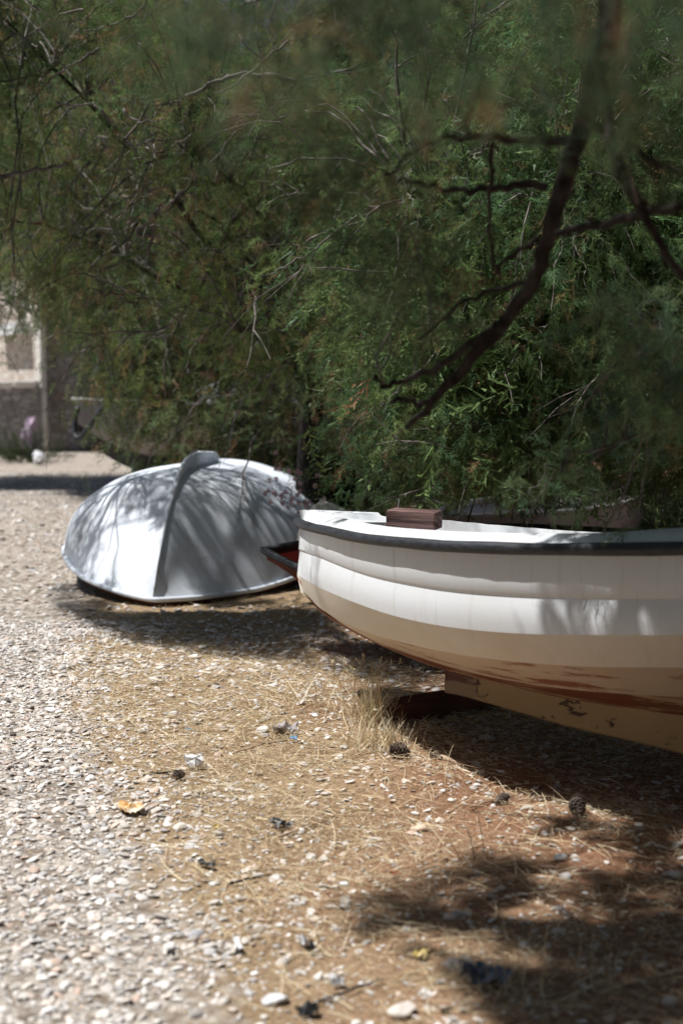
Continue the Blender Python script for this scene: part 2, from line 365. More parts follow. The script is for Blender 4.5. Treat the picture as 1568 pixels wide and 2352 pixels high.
# ------------------------------------------------------------------ straw litter
def strands(P, L, W, ang, lift, curl, colr, nseg=3, up=None, r=rng):
    """thin ribbons starting at P, heading ang (xy) with elevation lift"""
    n = len(P); t = np.linspace(0, 1, nseg + 1)
    a = ang[:, None] + curl[:, None] * t[None]; el = lift[:, None] * (1 - (up if up is not None else 0.9) * t[None])
    step = (L / nseg)[:, None]
    dx = np.cos(a) * np.cos(el) * step; dy = np.sin(a) * np.cos(el) * step; dz = np.sin(el) * step
    x = P[:, 0:1] + np.cumsum(dx, 1) - dx; y = P[:, 1:2] + np.cumsum(dy, 1) - dy; z = P[:, 2:3] + np.cumsum(dz, 1) - dz
    C0 = np.stack([x, y, z], -1)
    rr = r.uniform(0, 6.28, n)
    side = np.stack([-np.sin(a) * np.cos(rr)[:, None], np.cos(a) * np.cos(rr)[:, None], np.broadcast_to(np.sin(rr)[:, None], a.shape)], -1)
    wv = (W[:, None] * (1 - 0.75 * t[None]))[..., None]
    V = np.stack([C0 - side * wv, C0 + side * wv], 2).reshape(n, -1, 3)
    q = np.array([[2 * i, 2 * i + 1, 2 * i + 3, 2 * i + 2] for i in range(nseg)])
    F = (q[None] + (np.arange(n) * 2 * (nseg + 1))[:, None, None]).reshape(-1, 4)
    return V.reshape(-1, 3), F, np.repeat(colr, 2 * (nseg + 1), 0)
SC = np.array([[.72, .60, .39], [.64, .50, .31], [.78, .68, .49], [.44, .29, .18], [.54, .39, .24]])
def strawcol(n): return SC[rng.choice(5, n, p=[.3, .25, .2, .12, .13])] * rng.uniform(0.8, 1.1, (n, 1))
xa, ya = frustum_xy(230000, 3.1, 10.0, 0.15)
e = path_edge(ya) + (vnoise(xa * 2.5, ya * 2.5, 11) - 0.5) * 0.6
den = np.clip((xa - e + 0.08) * 3.5, 0.02, 1) * np.clip(vnoise(xa * 2.3, ya * 2.3, 12) * 1.7 - 0.15, 0.12, 1)
_, pya = proj(np.stack([xa, ya, xa * 0], 1)); den *= np.clip((pya - 1400) / 250, 0.15, 1)
k = rng.uniform(size=len(xa)) < den * 0.75; xa, ya = xa[k], ya[k]; n = len(xa)
V1, F1, C1 = strands(np.stack([xa, ya, gz(xa, ya) + rng.uniform(0.001, 0.016, n)], 1), rng.lognormal(math.log(.033), .5, n), rng.uniform(0.0005, 0.0013, n),
                     rng.uniform(0, 6.28, n), rng.uniform(-0.05, 0.65, n), rng.normal(0, 0.7, n), strawcol(n))
xb, yb = frustum_xy(4200, 3.2, 8.0, 0.1); k = xb > path_edge(yb) + 0.05; xb, yb = xb[k], yb[k]; n = len(xb)
V2, F2, C2 = strands(np.stack([xb, yb, gz(xb, yb) + 0.008], 1), rng.uniform(0.10, 0.26, n), rng.uniform(0.0008, 0.0017, n),
                     rng.uniform(0, 6.28, n), rng.uniform(0, 0.2, n), rng.normal(0, 0.35, n), strawcol(n), 4)
tag(npmesh('straw_litter', np.concatenate([V1, V2]), [np.concatenate([F1, F2 + len(V1)])], M['straw'], cols=np.concatenate([C1, C2])),
    'scattered dry straw and broken stalks on the soil', 'straw', kind='stuff')

# ------------------------------------------------------------------ foliage machinery
def rough(pl, amp, seed, n=4):
    pl = np.array(pl); r = np.random.default_rng(seed); t = np.linspace(0, len(pl) - 1, (len(pl) - 1) * n + 1)
    out = np.stack([np.interp(t, np.arange(len(pl)), pl[:, i]) for i in range(3)], 1)
    ker = np.array([.25, .5, .25])
    for _ in range(3):
        o2 = out.copy(); o2[1:-1] = .25 * out[:-2] + .5 * out[1:-1] + .25 * out[2:]; out = o2
    out[1:-1] += r.normal(0, amp, (len(out) - 2, 3)); return out
def make_sprig(r, nb=13, sub=3, wm=1.0):
    """tamarisk plume along +X, unit length; triangles"""
    T = []
    def blade(a, d, l, wd):
        p = np.cross(d, r.normal(size=3)); p /= np.linalg.norm(p) + 1e-9
        T.append([a - p * wd, a + p * wd, a + d * l])
    def ax(t): return np.array([t, 0.10 * math.sin(t * 2.2) * (1), -0.16 * t * t])
    for i in range(3): blade(ax(i / 3), ax((i + 1) / 3) - ax(i / 3), 1.05, 0.008)
    for i in range(nb):
        t = (i + 0.5) / nb * 0.95; a = ax(t); s = 1 if i % 2 else -1
        ang = r.uniform(0.5, 1.0); d = np.array([math.cos(ang), s * math.sin(ang) * r.uniform(.5, 1), r.normal(0, 0.42)]); d /= np.linalg.norm(d)
        l = (0.42 - 0.26 * t) * r.uniform(0.7, 1.2); blade(a, d, l, 0.0115 * wm)
        for j in range(sub):
            u = (j + 0.6) / sub; b = a + d * l * u
            d2 = d + r.normal(0, 0.55, 3); d2 /= np.linalg.norm(d2); blade(b, d2, l * 0.55 * (1.1 - 0.5 * u), 0.0135 * wm)
    return np.array(T).reshape(-1, 3)
sr = np.random.default_rng(3); SPR = [make_sprig(sr, 15, 3, .85) for _ in range(6)]; SPRN = [make_sprig(sr, 18, 4, .62) for _ in range(6)]; SPRD = [make_sprig(sr, 15, 3, 1.6) for _ in range(6)]; SPRL = [make_sprig(sr, 9, 2, 2.1) for _ in range(6)]
def sprigs(P, D, L, colr, r, lib=SPR, wmul=1.0):
    n = len(P); D = D / (np.linalg.norm(D, axis=1, keepdims=True) + 1e-9)
    a = r.normal(size=(n, 3)); Yv = np.cross(D, a); Yv /= np.linalg.norm(Yv, axis=1, keepdims=True) + 1e-9; Zv = np.cross(D, Yv)
    flip = Zv[:, 2] < 0; Zv[flip] *= -1; Yv[flip] *= -1
    var = r.integers(0, len(lib), n); Vs = []; Cs = []
    for k in range(len(lib)):
        idx = np.where(var == k)[0]
        if not len(idx): continue
        T = lib[k]
        W = P[idx][:, None] + L[idx][:, None, None] * (T[None, :, 0:1] * D[idx][:, None] + T[None, :, 1:2] * Yv[idx][:, None] + T[None, :, 2:3] * Zv[idx][:, None])
        Vs.append(W.reshape(-1, 3)); Cs.append(np.repeat(colr[idx], len(T), 0))
    V = np.concatenate(Vs); return V, np.arange(len(V)).reshape(-1, 3), np.concatenate(Cs)

def inpoly(px, py, poly):
    c = np.zeros(len(px), bool); n = len(poly); j = n - 1
    for i in range(n):
        xi, yi = poly[i]; xj, yj = poly[j]
        m = ((yi > py) != (yj > py)) & (px < (xj - xi) * (py - yi) / (yj - yi + 1e-9) + xi); c ^= m; j = i
    return c
SHADE_A = [(1060, 2060), (1130, 1985), (1330, 1880), (1500, 1910), (1568, 1900), (1800, 1900), (1800, 2500), (1130, 2500), (1180, 2300), (1120, 2210), (900, 2160), (880, 2100)]
SHADE_B = [(60, 1385), (330, 1380), (700, 1370), (760, 1420), (1010, 1560), (960, 1600), (760, 1520), (500, 1490), (350, 1460)]
LIT = [(-200, 1385), (140, 1385), (330, 1480), (560, 1520), (760, 1545), (830, 1560), (1000, 1590), (1200, 1660), (1568, 1790), (1700, 1880), (1500, 1905), (1330, 1890), (1130, 1970), (1000, 2010), (840, 2060), (860, 2150), (1080, 2220), (1180, 2310), (1120, 2500), (-400, 2500)]
LIT2 = [(-200, 1125), (190, 1125), (150, 1250), (130, 1385), (-200, 1385)]
BOWS = [(880, 1560), (1090, 1560), (1090, 1690), (880, 1690)]
def keep_light(P, r):
    """which foliage stays: its shadow on the ground must not fall where the photograph shows sun"""
    z = np.maximum(P[:, 2], 0); g = np.stack([P[:, 0] + SUNSHIFT[0] * z, P[:, 1] + SUNSHIFT[1] * z, z * 0], 1)
    px, py = proj(g); front = g[:, 1] > 0.5
    k = np.ones(len(P), bool); u = r.uniform(size=len(P))
    k &= ~(front & inpoly(px, py, LIT) & ~(inpoly(px, py, BOWS) & (vnoise(g[:, 0] * 14, g[:, 1] * 5, 31) > .62)))
    dz = z - 0.5; gx = P[:, 0] + SUNSHIFT[0] * dz; gy = P[:, 1] + SUNSHIFT[1] * dz      # sun reaching the dinghy
    on = (gx > -2.5) & (gx < -.25) & (gy > 9.3) & (gy < 12.3) & (dz > .3)
    pat = vnoise(gx * 2.6 + gy * 1.2, gy * 1.7 - gx * 1.6, 33) * .7 + vnoise(gx * 7 + gy * 3, gy * 5 - gx * 5, 34) * .3
    k &= ~(on & (pat < np.where(gx < -1.25, .56, .53)))
    sa = front & inpoly(px, py, SHADE_A) & (z > 2.2)                                     # ragged dapples at the lower right
    pat = vnoise(g[:, 0] * 4 + 2, g[:, 1] * 7, 41) * .6 + vnoise(g[:, 0] * 11, g[:, 1] * 17, 42) * .4
    k &= ~(sa & (pat < np.interp(px, [850, 1100, 1300, 1568], [.72, .62, .56, .48])))
    dz = z - 1.5; gx = P[:, 0] + SUNSHIFT[0] * dz; gy = P[:, 1] + SUNSHIFT[1] * dz      # sun reaching the low fronds at the right
    k &= ~((dz > .6) & (gx > .92) & (gx < 1.4) & (gy > 4.1) & (gy < 4.9) & (u > .15))
    k &= ~(front & inpoly(px, py, LIT2) & (u > 0.04))
    return k

GREEN = np.array([[.115, .15, .065], [.14, .175, .08], [.085, .125, .065], [.155, .175, .08], [.10, .15, .09]])
DRY = np.array([[.30, .19, .10], [.26, .17, .10], [.34, .25, .11]])
def grow(P, n_each, seed, limb_pts, sprig_len=(0.10, 0.17), spread=0.16, dry=0.07, tint=(1, 1, 1), droop=0.5, lib=SPR, carve=True, zlow=None, twig_r=0.006, plume=0.45):
    """P: cluster centres. returns (foliage V,F,C), list of twig polylines"""
    r = np.random.default_rng(seed); tw = []; SP = []; SD = []; SCo = []
    limb = np.concatenate(limb_pts)
    for c in P:
        dd = np.linalg.norm((limb - c) * [1, 1, 0.8], axis=1); a = limb[np.argmin(dd + r.uniform(0, 0.5, len(dd)))]
        out = c - a; L = np.linalg.norm(out) + 1e-6; mid = a + out * 0.5 + np.array([0, 0, 0.12 * L + 0.05]) + r.normal(0, 0.06 * L, 3)
        tip = c + np.array([out[0] / L * 0.1, out[1] / L * 0.1, -droop * plume * r.uniform(0.6, 1.3)])
        b = bez(a, mid, c, tip, 9); b[1:-1] += r.normal(0, 0.012, (7, 3)); tw.append((b, twig_r * r.uniform(0.6, 1.3)))
        m = int(n_each * r.uniform(0.6, 1.4)); t = r.uniform(0.35, 1.0, m) ** 0.8; i = np.clip((t * 8).astype(int), 0, 7); f = t * 8 - i
        q = b[i] * (1 - f[:, None]) + b[i + 1] * f[:, None]; dr = b[i + 1] - b[i]; dr /= np.linalg.norm(dr, axis=1, keepdims=True) + 1e-9
        q = q + r.normal(0, spread, (m, 3)) * [1, 1, 0.8]
        SP.append(q); SD.append(dr * 0.7 + r.normal(0, 0.55, (m, 3)) + [0, 0, -0.45 * droop])
        base = GREEN[r.integers(0, 5)] * r.choice([.6, .85, 1.1, 1.5], p=[.25, .3, .25, .2]) * np.array(tint)
        isd = r.uniform(size=m) < (dry if r.uniform() > 0.12 else dry * 4)
        cc = np.where(isd[:, None], DRY[r.integers(0, 3, m)], base[None] * r.uniform(0.75, 1.25, (m, 1))); SCo.append(cc)
    SP = np.concatenate(SP); SD = np.concatenate(SD); SCo = np.concatenate(SCo)
    if carve:
        k = keep_light(SP, r); SP, SD, SCo = SP[k], SD[k], SCo[k]
        tw = [t_ for t_ in tw if keep_light(t_[0], r).mean() > 0.5]
    k = SP[:, 2] > 0.25
    if zlow: k &= ~((SP[:, 0] > zlow[0]) & (SP[:, 2] < zlow[1] + .12 * (vnoise(SP[:, 0] * 5, SP[:, 1] * 5, 3) - .5)))
    SP, SD, SCo = SP[k], SD[k], SCo[k]
    return sprigs(SP, SD, r.uniform(*sprig_len, len(SP)), SCo, r, lib), tw
def shell_pts(blobs, n, r, inner=0.55):
    vol = np.array([b[1][0] * b[1][1] * b[1][2] for b in blobs]) ** 0.67; k = r.choice(len(blobs), n, p=vol / vol.sum()); out = []
    for i in k:
        c, rad = blobs[i]; d = r.normal(size=3); d /= np.linalg.norm(d); s = r.uniform(inner ** 2, 1) ** 0.5
        out.append(np.array(c) + d * s * np.array(rad))
    return np.array(out)
def tree(name, label, base, trunk, limbs, blobs, ncl, n_each, seed, group=None, tr=0.11, inner=0.5, extra_limbs=8, bare=60, fill=None, bare_r=.006, extra=None, branches=(), **kw):
    """trunk: polyline; limbs: list of polylines with radius"""
    r = np.random.default_rng(seed + 100)
    root = empty(name, base, label, 'tree', group)
    tb = MB(); trunk = np.array(trunk, float); tb.tube(trunk, np.linspace(tr, tr * 0.55, len(trunk)), 9)
    lp = [trunk[len(trunk) // 2:]]
    for (pl, ra, rb) in limbs:
        pl = np.array(pl, float); tb.tube(pl, np.linspace(ra, rb, len(pl)), 7); lp.append(pl)
    tgt = shell_pts(blobs, extra_limbs, r, 0.3)
    for t in tgt:
        a = trunk[r.integers(len(trunk) // 2, len(trunk))]; o = t - a
        b = bez(a, a + o * 0.3 + [0, 0, 0.35], a + o * 0.75 + [0, 0, 0.3], t, 12); b[1:-1] += r.normal(0, 0.03, (10, 3))
        tb.tube(b, np.linspace(tr * 0.28, 0.006, 12), 6); lp.append(b)
    tb.build('trunk', M['bark'], root, smooth=True)
    P = shell_pts(blobs, ncl, r, inner); P = P[P[:, 2] > 0.45]
    if extra is not None: P = np.concatenate([P, extra])
    (V, F, C), tw = grow(P, n_each, seed, lp, **kw)
    if fill:
        kw2 = dict(kw); kw2.update(sprig_len=(0.2, 0.34), spread=0.25, lib=SPRL, dry=0.03)
        (Vf, Ff, Cf), _ = grow(shell_pts([(c_, np.array(r_) * .8) for c_, r_ in blobs], fill[0], r, 0.0), fill[1], seed + 7, lp, **kw2)
        F = np.concatenate([F, Ff + len(V)]); V = np.concatenate([V, Vf]); C = np.concatenate([C, Cf])
    npmesh('crown', V, F, M['leaf'], root, cols=C)
    bb = MB()
    for b, rr in tw: bb.tube(b, np.linspace(rr * 1.6, rr * 0.3, len(b)), 4, cap=False)
    for pl, ra, rb in branches:
        pl = rough(pl, .006, seed); bb.tube(pl, np.linspace(ra, rb, len(pl)), 6)
    # bare grey twigs arching through the crown
    Pb = shell_pts(blobs, bare, r, 0.75)
    for c in Pb:
        d = r.normal(size=3) * [1, 1, 0.6]; d /= np.linalg.norm(d); L = r.uniform(0.3, 0.65); e_ = c + d * L
        b = bez(c, c + d * L * .4 + r.normal(0, .08, 3), e_ + r.normal(0, .08, 3), e_ + [0, 0, -0.1], 8); b[1:] += r.normal(0, 0.01, (7, 3))
        if keep_light(b, r).mean() < 0.6: continue
        bb.tube(b, np.linspace(bare_r, bare_r * .3, 8), 4, cap=False)
        for q in range(3):
            i = r.integers(2, 7); d2 = d + r.normal(0, 0.7, 3); s2 = b[i]; l2 = L * r.uniform(.25, .5)
            bb.tube(np.array([s2, s2 + d2 * l2 * .5 + r.normal(0, .02, 3), s2 + d2 * l2 + [0, 0, -.04]]), [bare_r * .6, bare_r * .4, bare_r * .2], 3, cap=False)
    bb.build('twigs', M['twig'], root, smooth=True)
    return root

# ------------------------------------------------------------------ trees
def pth(pts, Y): return [at(x_, y_, Y) for x_, y_ in pts]
BRL = [(pth(p_, Y_), a_, b_) for p_, Y_, a_, b_ in [
    ([(420, 440), (395, 470), (374, 481), (354, 496), (337, 513), (320, 530), (319, 548), (345, 539)], 8.9, .022, .016), ([(357, 494), (347, 537), (341, 588)], 8.9, .018, .008),
    ([(335, -40), (335, 0), (325, 30), (290, 45), (225, 70), (190, 72)], 9.0, .013, .004), ([(230, 110), (205, 125), (170, 150), (120, 175), (85, 222)], 8.9, .012, .004),
    ([(130, 235), (210, 242), (225, 242), (265, 300)], 8.8, .007, .010), ([(211, 398), (235, 345), (265, 318), (280, 316), (305, 340), (318, 360), (330, 400), (340, 436)], 8.8, .007, .006), ([(318, 360), (345, 358), (400, 338), (440, 310)], 8.8, .006, .008),
    ([(285, 250), (310, 280), (325, 283), (380, 275)], 8.7, .008, .005), ([(425, 222), (480, 195), (540, 170), (640, 177), (680, 190)], 8.7, .012, .018), ([(500, 215), (560, 180), (620, 130), (660, 95)], 8.6, .006, .009),
    ([(550, 80), (590, 130), (630, 160)], 8.6, .006, .008), ([(-20, 404), (35, 402), (70, 394), (130, 385), (158, 376)], 8.9, .017, .010), ([(600, 632), (640, 622), (670, 605), (720, 578), (740, 560)], 7.4, .003, .006),
    ([(240, 620), (300, 590), (335, 555)], 9.4, .011, .006), ([(140, 450), (165, 425), (190, 395), (205, 370)], 8.9, .005, .009), ([(90, 600), (60, 540), (75, 470), (88, 420)], 8.9, .003, .006),
    ([(165, 565), (200, 530), (232, 500), (262, 468)], 8.9, .004, .010), ([(590, 60), (600, 150), (605, 210)], 8.5, .004, .006), ([(480, 380), (520, 330), (545, 300)], 8.6, .004, .006)]]
PB = []; gb = np.random.default_rng(12)
for _ in range(1500):          # high outer branches of the second tree: their shade dapples the ground round the dinghy
    gx, gy = gb.uniform(60, 1000), gb.uniform(1370, 1600)
    if not inpoly(np.array([gx]), np.array([gy]), SHADE_B)[0]: continue
    q = gnd(gx, gy)
    if vnoise(q[0] * 2.6, q[1] * 1.2, 51) < .47: continue
    z = gb.uniform(4.0, 4.7); PB.append([q[0] - SUNSHIFT[0] * z, q[1] - SUNSHIFT[1] * z, z])
PB = np.array(PB)
TG = 'tamarisk trees behind the boats'
tree('tamarisk_tree', 'large drooping tamarisk directly behind the white boat, its fronds hanging to the gunwale', (2.4, 8.55, 0),
     [(2.4, 8.55, -0.05), (2.3, 8.6, 0.6), (2.05, 8.65, 1.3), (1.9, 8.7, 2.1), (1.85, 8.7, 2.9)],
     [], [((1.75, 8.3, 2.65), (2.15, 1.7, 1.95)), ((0.75, 7.6, 1.75), (0.85, 0.7, 1.15)), ((2.1, 7.5, 2.4), (1.3, 1.0, 1.9))],
     820, 33, 21, TG, spread=0.15, inner=0.5, extra_limbs=14, fill=(420, 16), lib=SPRN, sprig_len=(.09, .16), tint=(1.2, 1.45, 1.15), zlow=(.45, .95), dry=.05, bare=140)
tree('tamarisk_tree', 'broad tamarisk with its dark trunk right behind the upturned grey white dinghy', (-0.25, 11.2, 0),
     [(-0.25, 11.2, -0.05), (-0.27, 11.2, 0.7), (-0.22, 11.15, 1.4), (-0.3, 11.1, 2.1), (-0.55, 11.0, 2.9)],
     [], [((-1.3, 10.1, 3.0), (2.0, 1.6, 1.7)), ((-3.0, 10.3, 3.75), (1.9, 1.6, 1.45)), ((-0.4, 10.0, 2.4), (0.9, 1.1, 1.35)), ((-1.6, 9.4, 3.6), (1.6, .8, .9))],
     500, 30, 22, TG, spread=0.17, dry=0.14, tint=(1.4, 1.55, 1.0), inner=0.5, bare=170, bare_r=.009, extra=PB, branches=BRL)
tree('tamarisk_tree', 'shadowed tamarisk standing over the grey boat with the black rim', (-0.9, 14.2, 0),
     [(-0.9, 14.2, -0.05), (-0.95, 14.2, 0.8), (-0.85, 14.2, 1.7), (-0.9, 14.1, 2.6)],
     [], [((-0.75, 14.0, 2.5), (1.75, 1.4, 1.95)), ((-2.2, 14.3, 3.6), (1.5, 1.4, 1.45)), ((0.6, 13.5, 2.6), (1.6, 1.2, 2.0)), ((-0.95, 13.0, 1.55), (1.15, .8, 1.0)), ((-2.45, 13.8, 2.75), (.7, .8, .85)), ((-1.85, 13.2, 1.6), (.45, .5, .5)), ((-1.85, 13.2, 1.6), (.45, .5, .5))],
     620, 24, 23, TG, sprig_len=(0.14, 0.24), spread=0.22, lib=SPRL, dry=0.09, inner=0.5, tint=(1.1, 1.1, 1.0))
for i, (c, bl, lb) in enumerate([
    ((-7.6, 22, 0), [((-5.4, 21, 6.4), (4.2, 2.6, 3.6))], 'tall tree beyond the path, its foliage above the stone building'),
    ((1.5, 20, 0), [((1.3, 20, 4.2), (3.8, 2.4, 4.0))], 'dark bushy tree farthest back, between the two nearer tamarisks'),
    ((7.5, 17, 0), [((7.0, 17, 4.2), (4.4, 2.6, 4.2))], 'dark bushy tree far behind the stern of the white boat')]):
    x, y, _ = c
    tree('background_tree', lb, c, [(x, y, -0.05), (x, y, 1.0), (x + .1, y, 2.0), (x, y, 3.4), (x, y, 4.6)], [], bl, 520, 30, 40 + i, None, tint=(1.0, 1.05, 1.0),
         tr=0.2, sprig_len=(0.3, 0.5), spread=0.4, lib=SPRL, inner=0.4, droop=0.6, twig_r=0.012, bare=20)

# the foreground tree: a hanging limb in front of everything
def L3(pts): return [at(*p) for p in pts]
limbA = L3([(1560, -700, 3.1), (1500, -420, 3.15), (1430, -100, 3.25), (1375, 130, 3.4), (1340, 280, 3.5), (1285, 440, 3.6), (1255, 560, 3.7), (1225, 650, 3.75), (1150, 745, 3.85), (1060, 850, 3.95), (990, 920, 4.0), (932, 985, 4.05)])
root = empty('tamarisk_tree', (2.9, 3.0, 0), 'foreground tamarisk whose dark crooked limb hangs over the white boat', 'tree', None)
tb = MB(); trunk = np.array([(2.9, 3.0, -0.05), (2.85, 2.95, 0.9), (2.6, 3.0, 1.9), (2.2, 3.05, 2.7), (1.7, 3.1, 3.1), limbA[0]])
tb.tube(trunk, [0.14, 0.13, 0.11, 0.085, 0.06, 0.046], 10)
A = rough(limbA, 0.004, 1); tb.tube(A, np.interp(np.linspace(0, 1, len(A)), [0, .3, .5, .75, .92, 1], [.030, .026, .022, .019, .012, .006]), 8)
side = []
def br(pts, ra, rb, seed): p = rough(L3(pts), 0.005, seed); side.append((p, ra, rb)); return p
br([(1255, 430, 3.6), (1200, 420, 3.6), (1130, 440, 3.65), (1040, 438, 3.7), (960, 425, 3.7), (915, 415, 3.7)], .012, .005, 2)
br([(1330, 330, 3.5), (1240, 318, 3.5), (1160, 322, 3.5), (1080, 318, 3.5), (1020, 310, 3.5), (940, 360, 3.5), (880, 400, 3.5)], .013, .004, 3)
br([(1080, 318, 3.5), (1065, 280, 3.5), (1080, 230, 3.45)], .008, .004, 4)
br([(1255, 560, 3.7), (1290, 530, 3.6), (1370, 512, 3.5), (1450, 500, 3.4), (1568, 470, 3.3)], .009, .013, 5)
br([(1250, 545, 3.7), (1210, 560, 3.7), (1170, 590, 3.7), (1130, 640, 3.7)], .010, .004, 6)
br([(1150, 745, 3.85), (1080, 790, 3.9), (1010, 840, 3.95), (940, 868, 4.0), (893, 890, 4.0)], .013, .007, 7)
br([(1000, 912, 4.0), (960, 935, 4.02), (930, 915, 4.02), (898, 925, 4.05)], .010, .007, 8)
br([(1130, 330, 3.5), (1125, 450, 3.6), (1122, 560, 3.65), (1150, 640, 3.7)], .007, .004, 9)
br([(1375, 130, 3.4), (1400, 330, 3.3), (1450, 450, 3.3), (1500, 540, 3.35), (1568, 640, 3.4)], .013, .009, 10)
br([(1340, 280, 3.5), (1420, 310, 3.4), (1500, 370, 3.4), (1568, 400, 3.4)], .010, .008, 11)
br([(1400, 330, 3.3), (1480, 470, 3.4), (1530, 620, 3.5)], .009, .004, 12)
br([(1225, 650, 3.75), (1140, 660, 3.8), (1050, 700, 3.8), (960, 780, 3.9)], .009, .003, 13)
br([(860, 860, 4.0), (880, 890, 4.0), (893, 890, 4.0)], .004, .006, 14)
# long arching twigs at the right over the boat
far_t = []
def br2(pts, ra, rb, seed): p = rough(L3(pts), 0.004, seed); far_t.append((p, ra, rb)); return p
br2([(1600, 960, 4.6), (1500, 990, 4.6), (1420, 1010, 4.6), (1330, 1045, 4.6), (1270, 1095, 4.6), (1222, 1165, 4.6)], .007, .003, 20)
br2([(1430, 1005, 4.6), (1370, 1050, 4.6), (1300, 1110, 4.6)], .005, .002, 21)
br2([(1560, 800, 4.4), (1500, 930, 4.5), (1465, 1050, 4.5), (1420, 1150, 4.5), (1385, 1225, 4.5)], .007, .003, 22)
br2([(1500, 940, 4.5), (1480, 1080, 4.5), (1465, 1180, 4.5)], .005, .0025, 23)
br2([(1620, 740, 4.5), (1540, 800, 4.5), (1440, 830, 4.5), (1370, 880, 4.5), (1340, 940, 4.5)], .007, .003, 24)
for p, ra, rb in side: tb.tube(p, np.linspace(ra, rb, len(p)), 6)
tb.build('trunk', M['bark'], root, smooth=True)
bt = MB()
for p, ra, rb in far_t: bt.tube(p, np.linspace(ra, rb, len(p)), 5)
def blobpts(px, py, d, rx, ry, rd, n, r):
    out = []
    for _ in range(n):
        v = r.normal(size=3); v /= np.linalg.norm(v); v *= r.uniform() ** 0.4
        out.append(at(px + v[0] * rx, py + v[1] * ry, d + v[2] * rd))
    return out
r = np.random.default_rng(77); PN = []
for b in [(490, -10, 1.7, 40, 50, .1, 3), (620, -30, 1.9, 80, 50, .2, 3), (760, 70, 2.1, 80, 90, .2, 4), (900, -20, 2.2, 110, 70, .2, 3), (1080, -40, 2.3, 130, 70, .3, 3),
          (1370, -10, 1.8, 100, 70, .2, 5), (1520, 0, 1.8, 70, 80, .2, 3), (1230, 20, 2.4, 100, 70, .3, 2), (1080, 200, 3.1, 120, 60, .3, 4), (900, 290, 3.4, 100, 70, .2, 6),
          (790, 430, 3.8, 90, 80, .3, 5), (960, 500, 4.2, 110, 60, .2, 5), (900, 600, 4.2, 80, 90, .2, 6), (1010, 690, 4.3, 60, 60, .2, 3), (1500, 200, 3.0, 70, 80, .3, 3)]:
    PN += blobpts(*b, r)
PN = np.array(PN)
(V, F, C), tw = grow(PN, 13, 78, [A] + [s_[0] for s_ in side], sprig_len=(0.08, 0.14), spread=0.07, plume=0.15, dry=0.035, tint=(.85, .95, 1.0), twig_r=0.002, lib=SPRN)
PF = []
for b in [(1470, 700, 4.5, 100, 70, .3, 9), (1520, 840, 4.4, 70, 90, .3, 12), (1530, 980, 4.5, 50, 80, .3, 9), (1420, 930, 4.6, 60, 60, .2, 6), (1225, 1130, 4.6, 15, 15, .05, 1), (1410, 1120, 4.5, 30, 20, .05, 2), (1300, 1050, 4.6, 60, 30, .1, 2)]:
    PF += blobpts(*b, r)
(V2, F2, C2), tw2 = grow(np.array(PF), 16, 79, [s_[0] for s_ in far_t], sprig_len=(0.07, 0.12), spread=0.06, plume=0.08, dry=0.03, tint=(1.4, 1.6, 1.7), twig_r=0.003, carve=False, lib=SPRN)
# canopy above the picture: it throws the dappled shade over the lower right and the stern
PO = []
g2 = np.random.default_rng(5)
for _ in range(14):
    q = np.array([g2.uniform(-.15, .35), 0, .75]); q[1] = 6.35 - (q[0] + .15) * 1.0; z = g2.uniform(3.5, 3.9); PO.append([q[0] - SUNSHIFT[0] * (z - .75), q[1], z])
for _ in range(520):
    gx, gy = g2.uniform(850, 1750), g2.uniform(1890, 2480); 
    if not inpoly(np.array([gx]), np.array([gy]), SHADE_A)[0]: continue
    q = gnd(gx, gy); z = g2.uniform(3.1, 3.9); PO.append([q[0] - SUNSHIFT[0] * z, q[1] - SUNSHIFT[1] * z, z])
for _ in range(520):
    q = np.array([g2.uniform(1.02, 2.4), 0, 0.75]); q[1] = 4.85 - (q[0] - .8) * 1.2 + g2.uniform(-.25, .6); z = g2.uniform(2.9, 3.6); dz = z - q[2]
    PO.append([q[0] - SUNSHIFT[0] * dz, q[1] - SUNSHIFT[1] * dz, z])
PW = np.stack([g2.uniform(-1.2, 5.5, 900), g2.uniform(-4.5, 6.5, 900), g2.uniform(3.2, 5.6, 900)], 1)
PW = PW[~((PW[:, 1] > 0.3) & (proj(PW)[1] > -520))]; PWo = PW
PO = np.array(PO)
over_l = [bez(trunk[3], trunk[3] + [-.6, .3, .9], np.array([-.2, 4.3, 4.0]), np.array([-1.4, 5.0, 3.7]), 16), bez(trunk[3], trunk[3] + [-.3, .6, .8], np.array([.6, 5.0, 3.8]), np.array([-.4, 5.6, 3.6]), 16),
          bez(trunk[4], trunk[4] + [-.6, .3, .4], np.array([0, 3.6, 3.8]), np.array([-1.1, 3.9, 3.6]), 14)]
tb2 = MB()
for b in over_l: tb2 = MB(); tb2.tube(b, np.linspace(.05, .01, len(b)), 7); tb2.build('limb', M['bark'], root, smooth=True)
(V3, F3, C3), tw3 = grow(PO, 20, 80, over_l, sprig_len=(0.09, 0.15), spread=0.08, plume=0.2, lib=SPRD)
(V4, F4, C4), tw4 = grow(PWo, 20, 81, over_l + [np.array([trunk[4], [3.2, 1.0, 4.2], [3.0, -2.0, 4.4]]), np.array([trunk[4], [1.0, 1.0, 4.2], [0.5, -2.0, 4.4]])], sprig_len=(0.2, 0.34), spread=0.25, lib=SPRL, plume=0.3)
npmesh('crown', np.concatenate([V, V2, V3, V4]), [np.concatenate([F, F2 + len(V), F3 + len(V) + len(V2), F4 + len(V) + len(V2) + len(V3)])], M['leaf'], root, cols=np.concatenate([C, C2, C3, C4]))
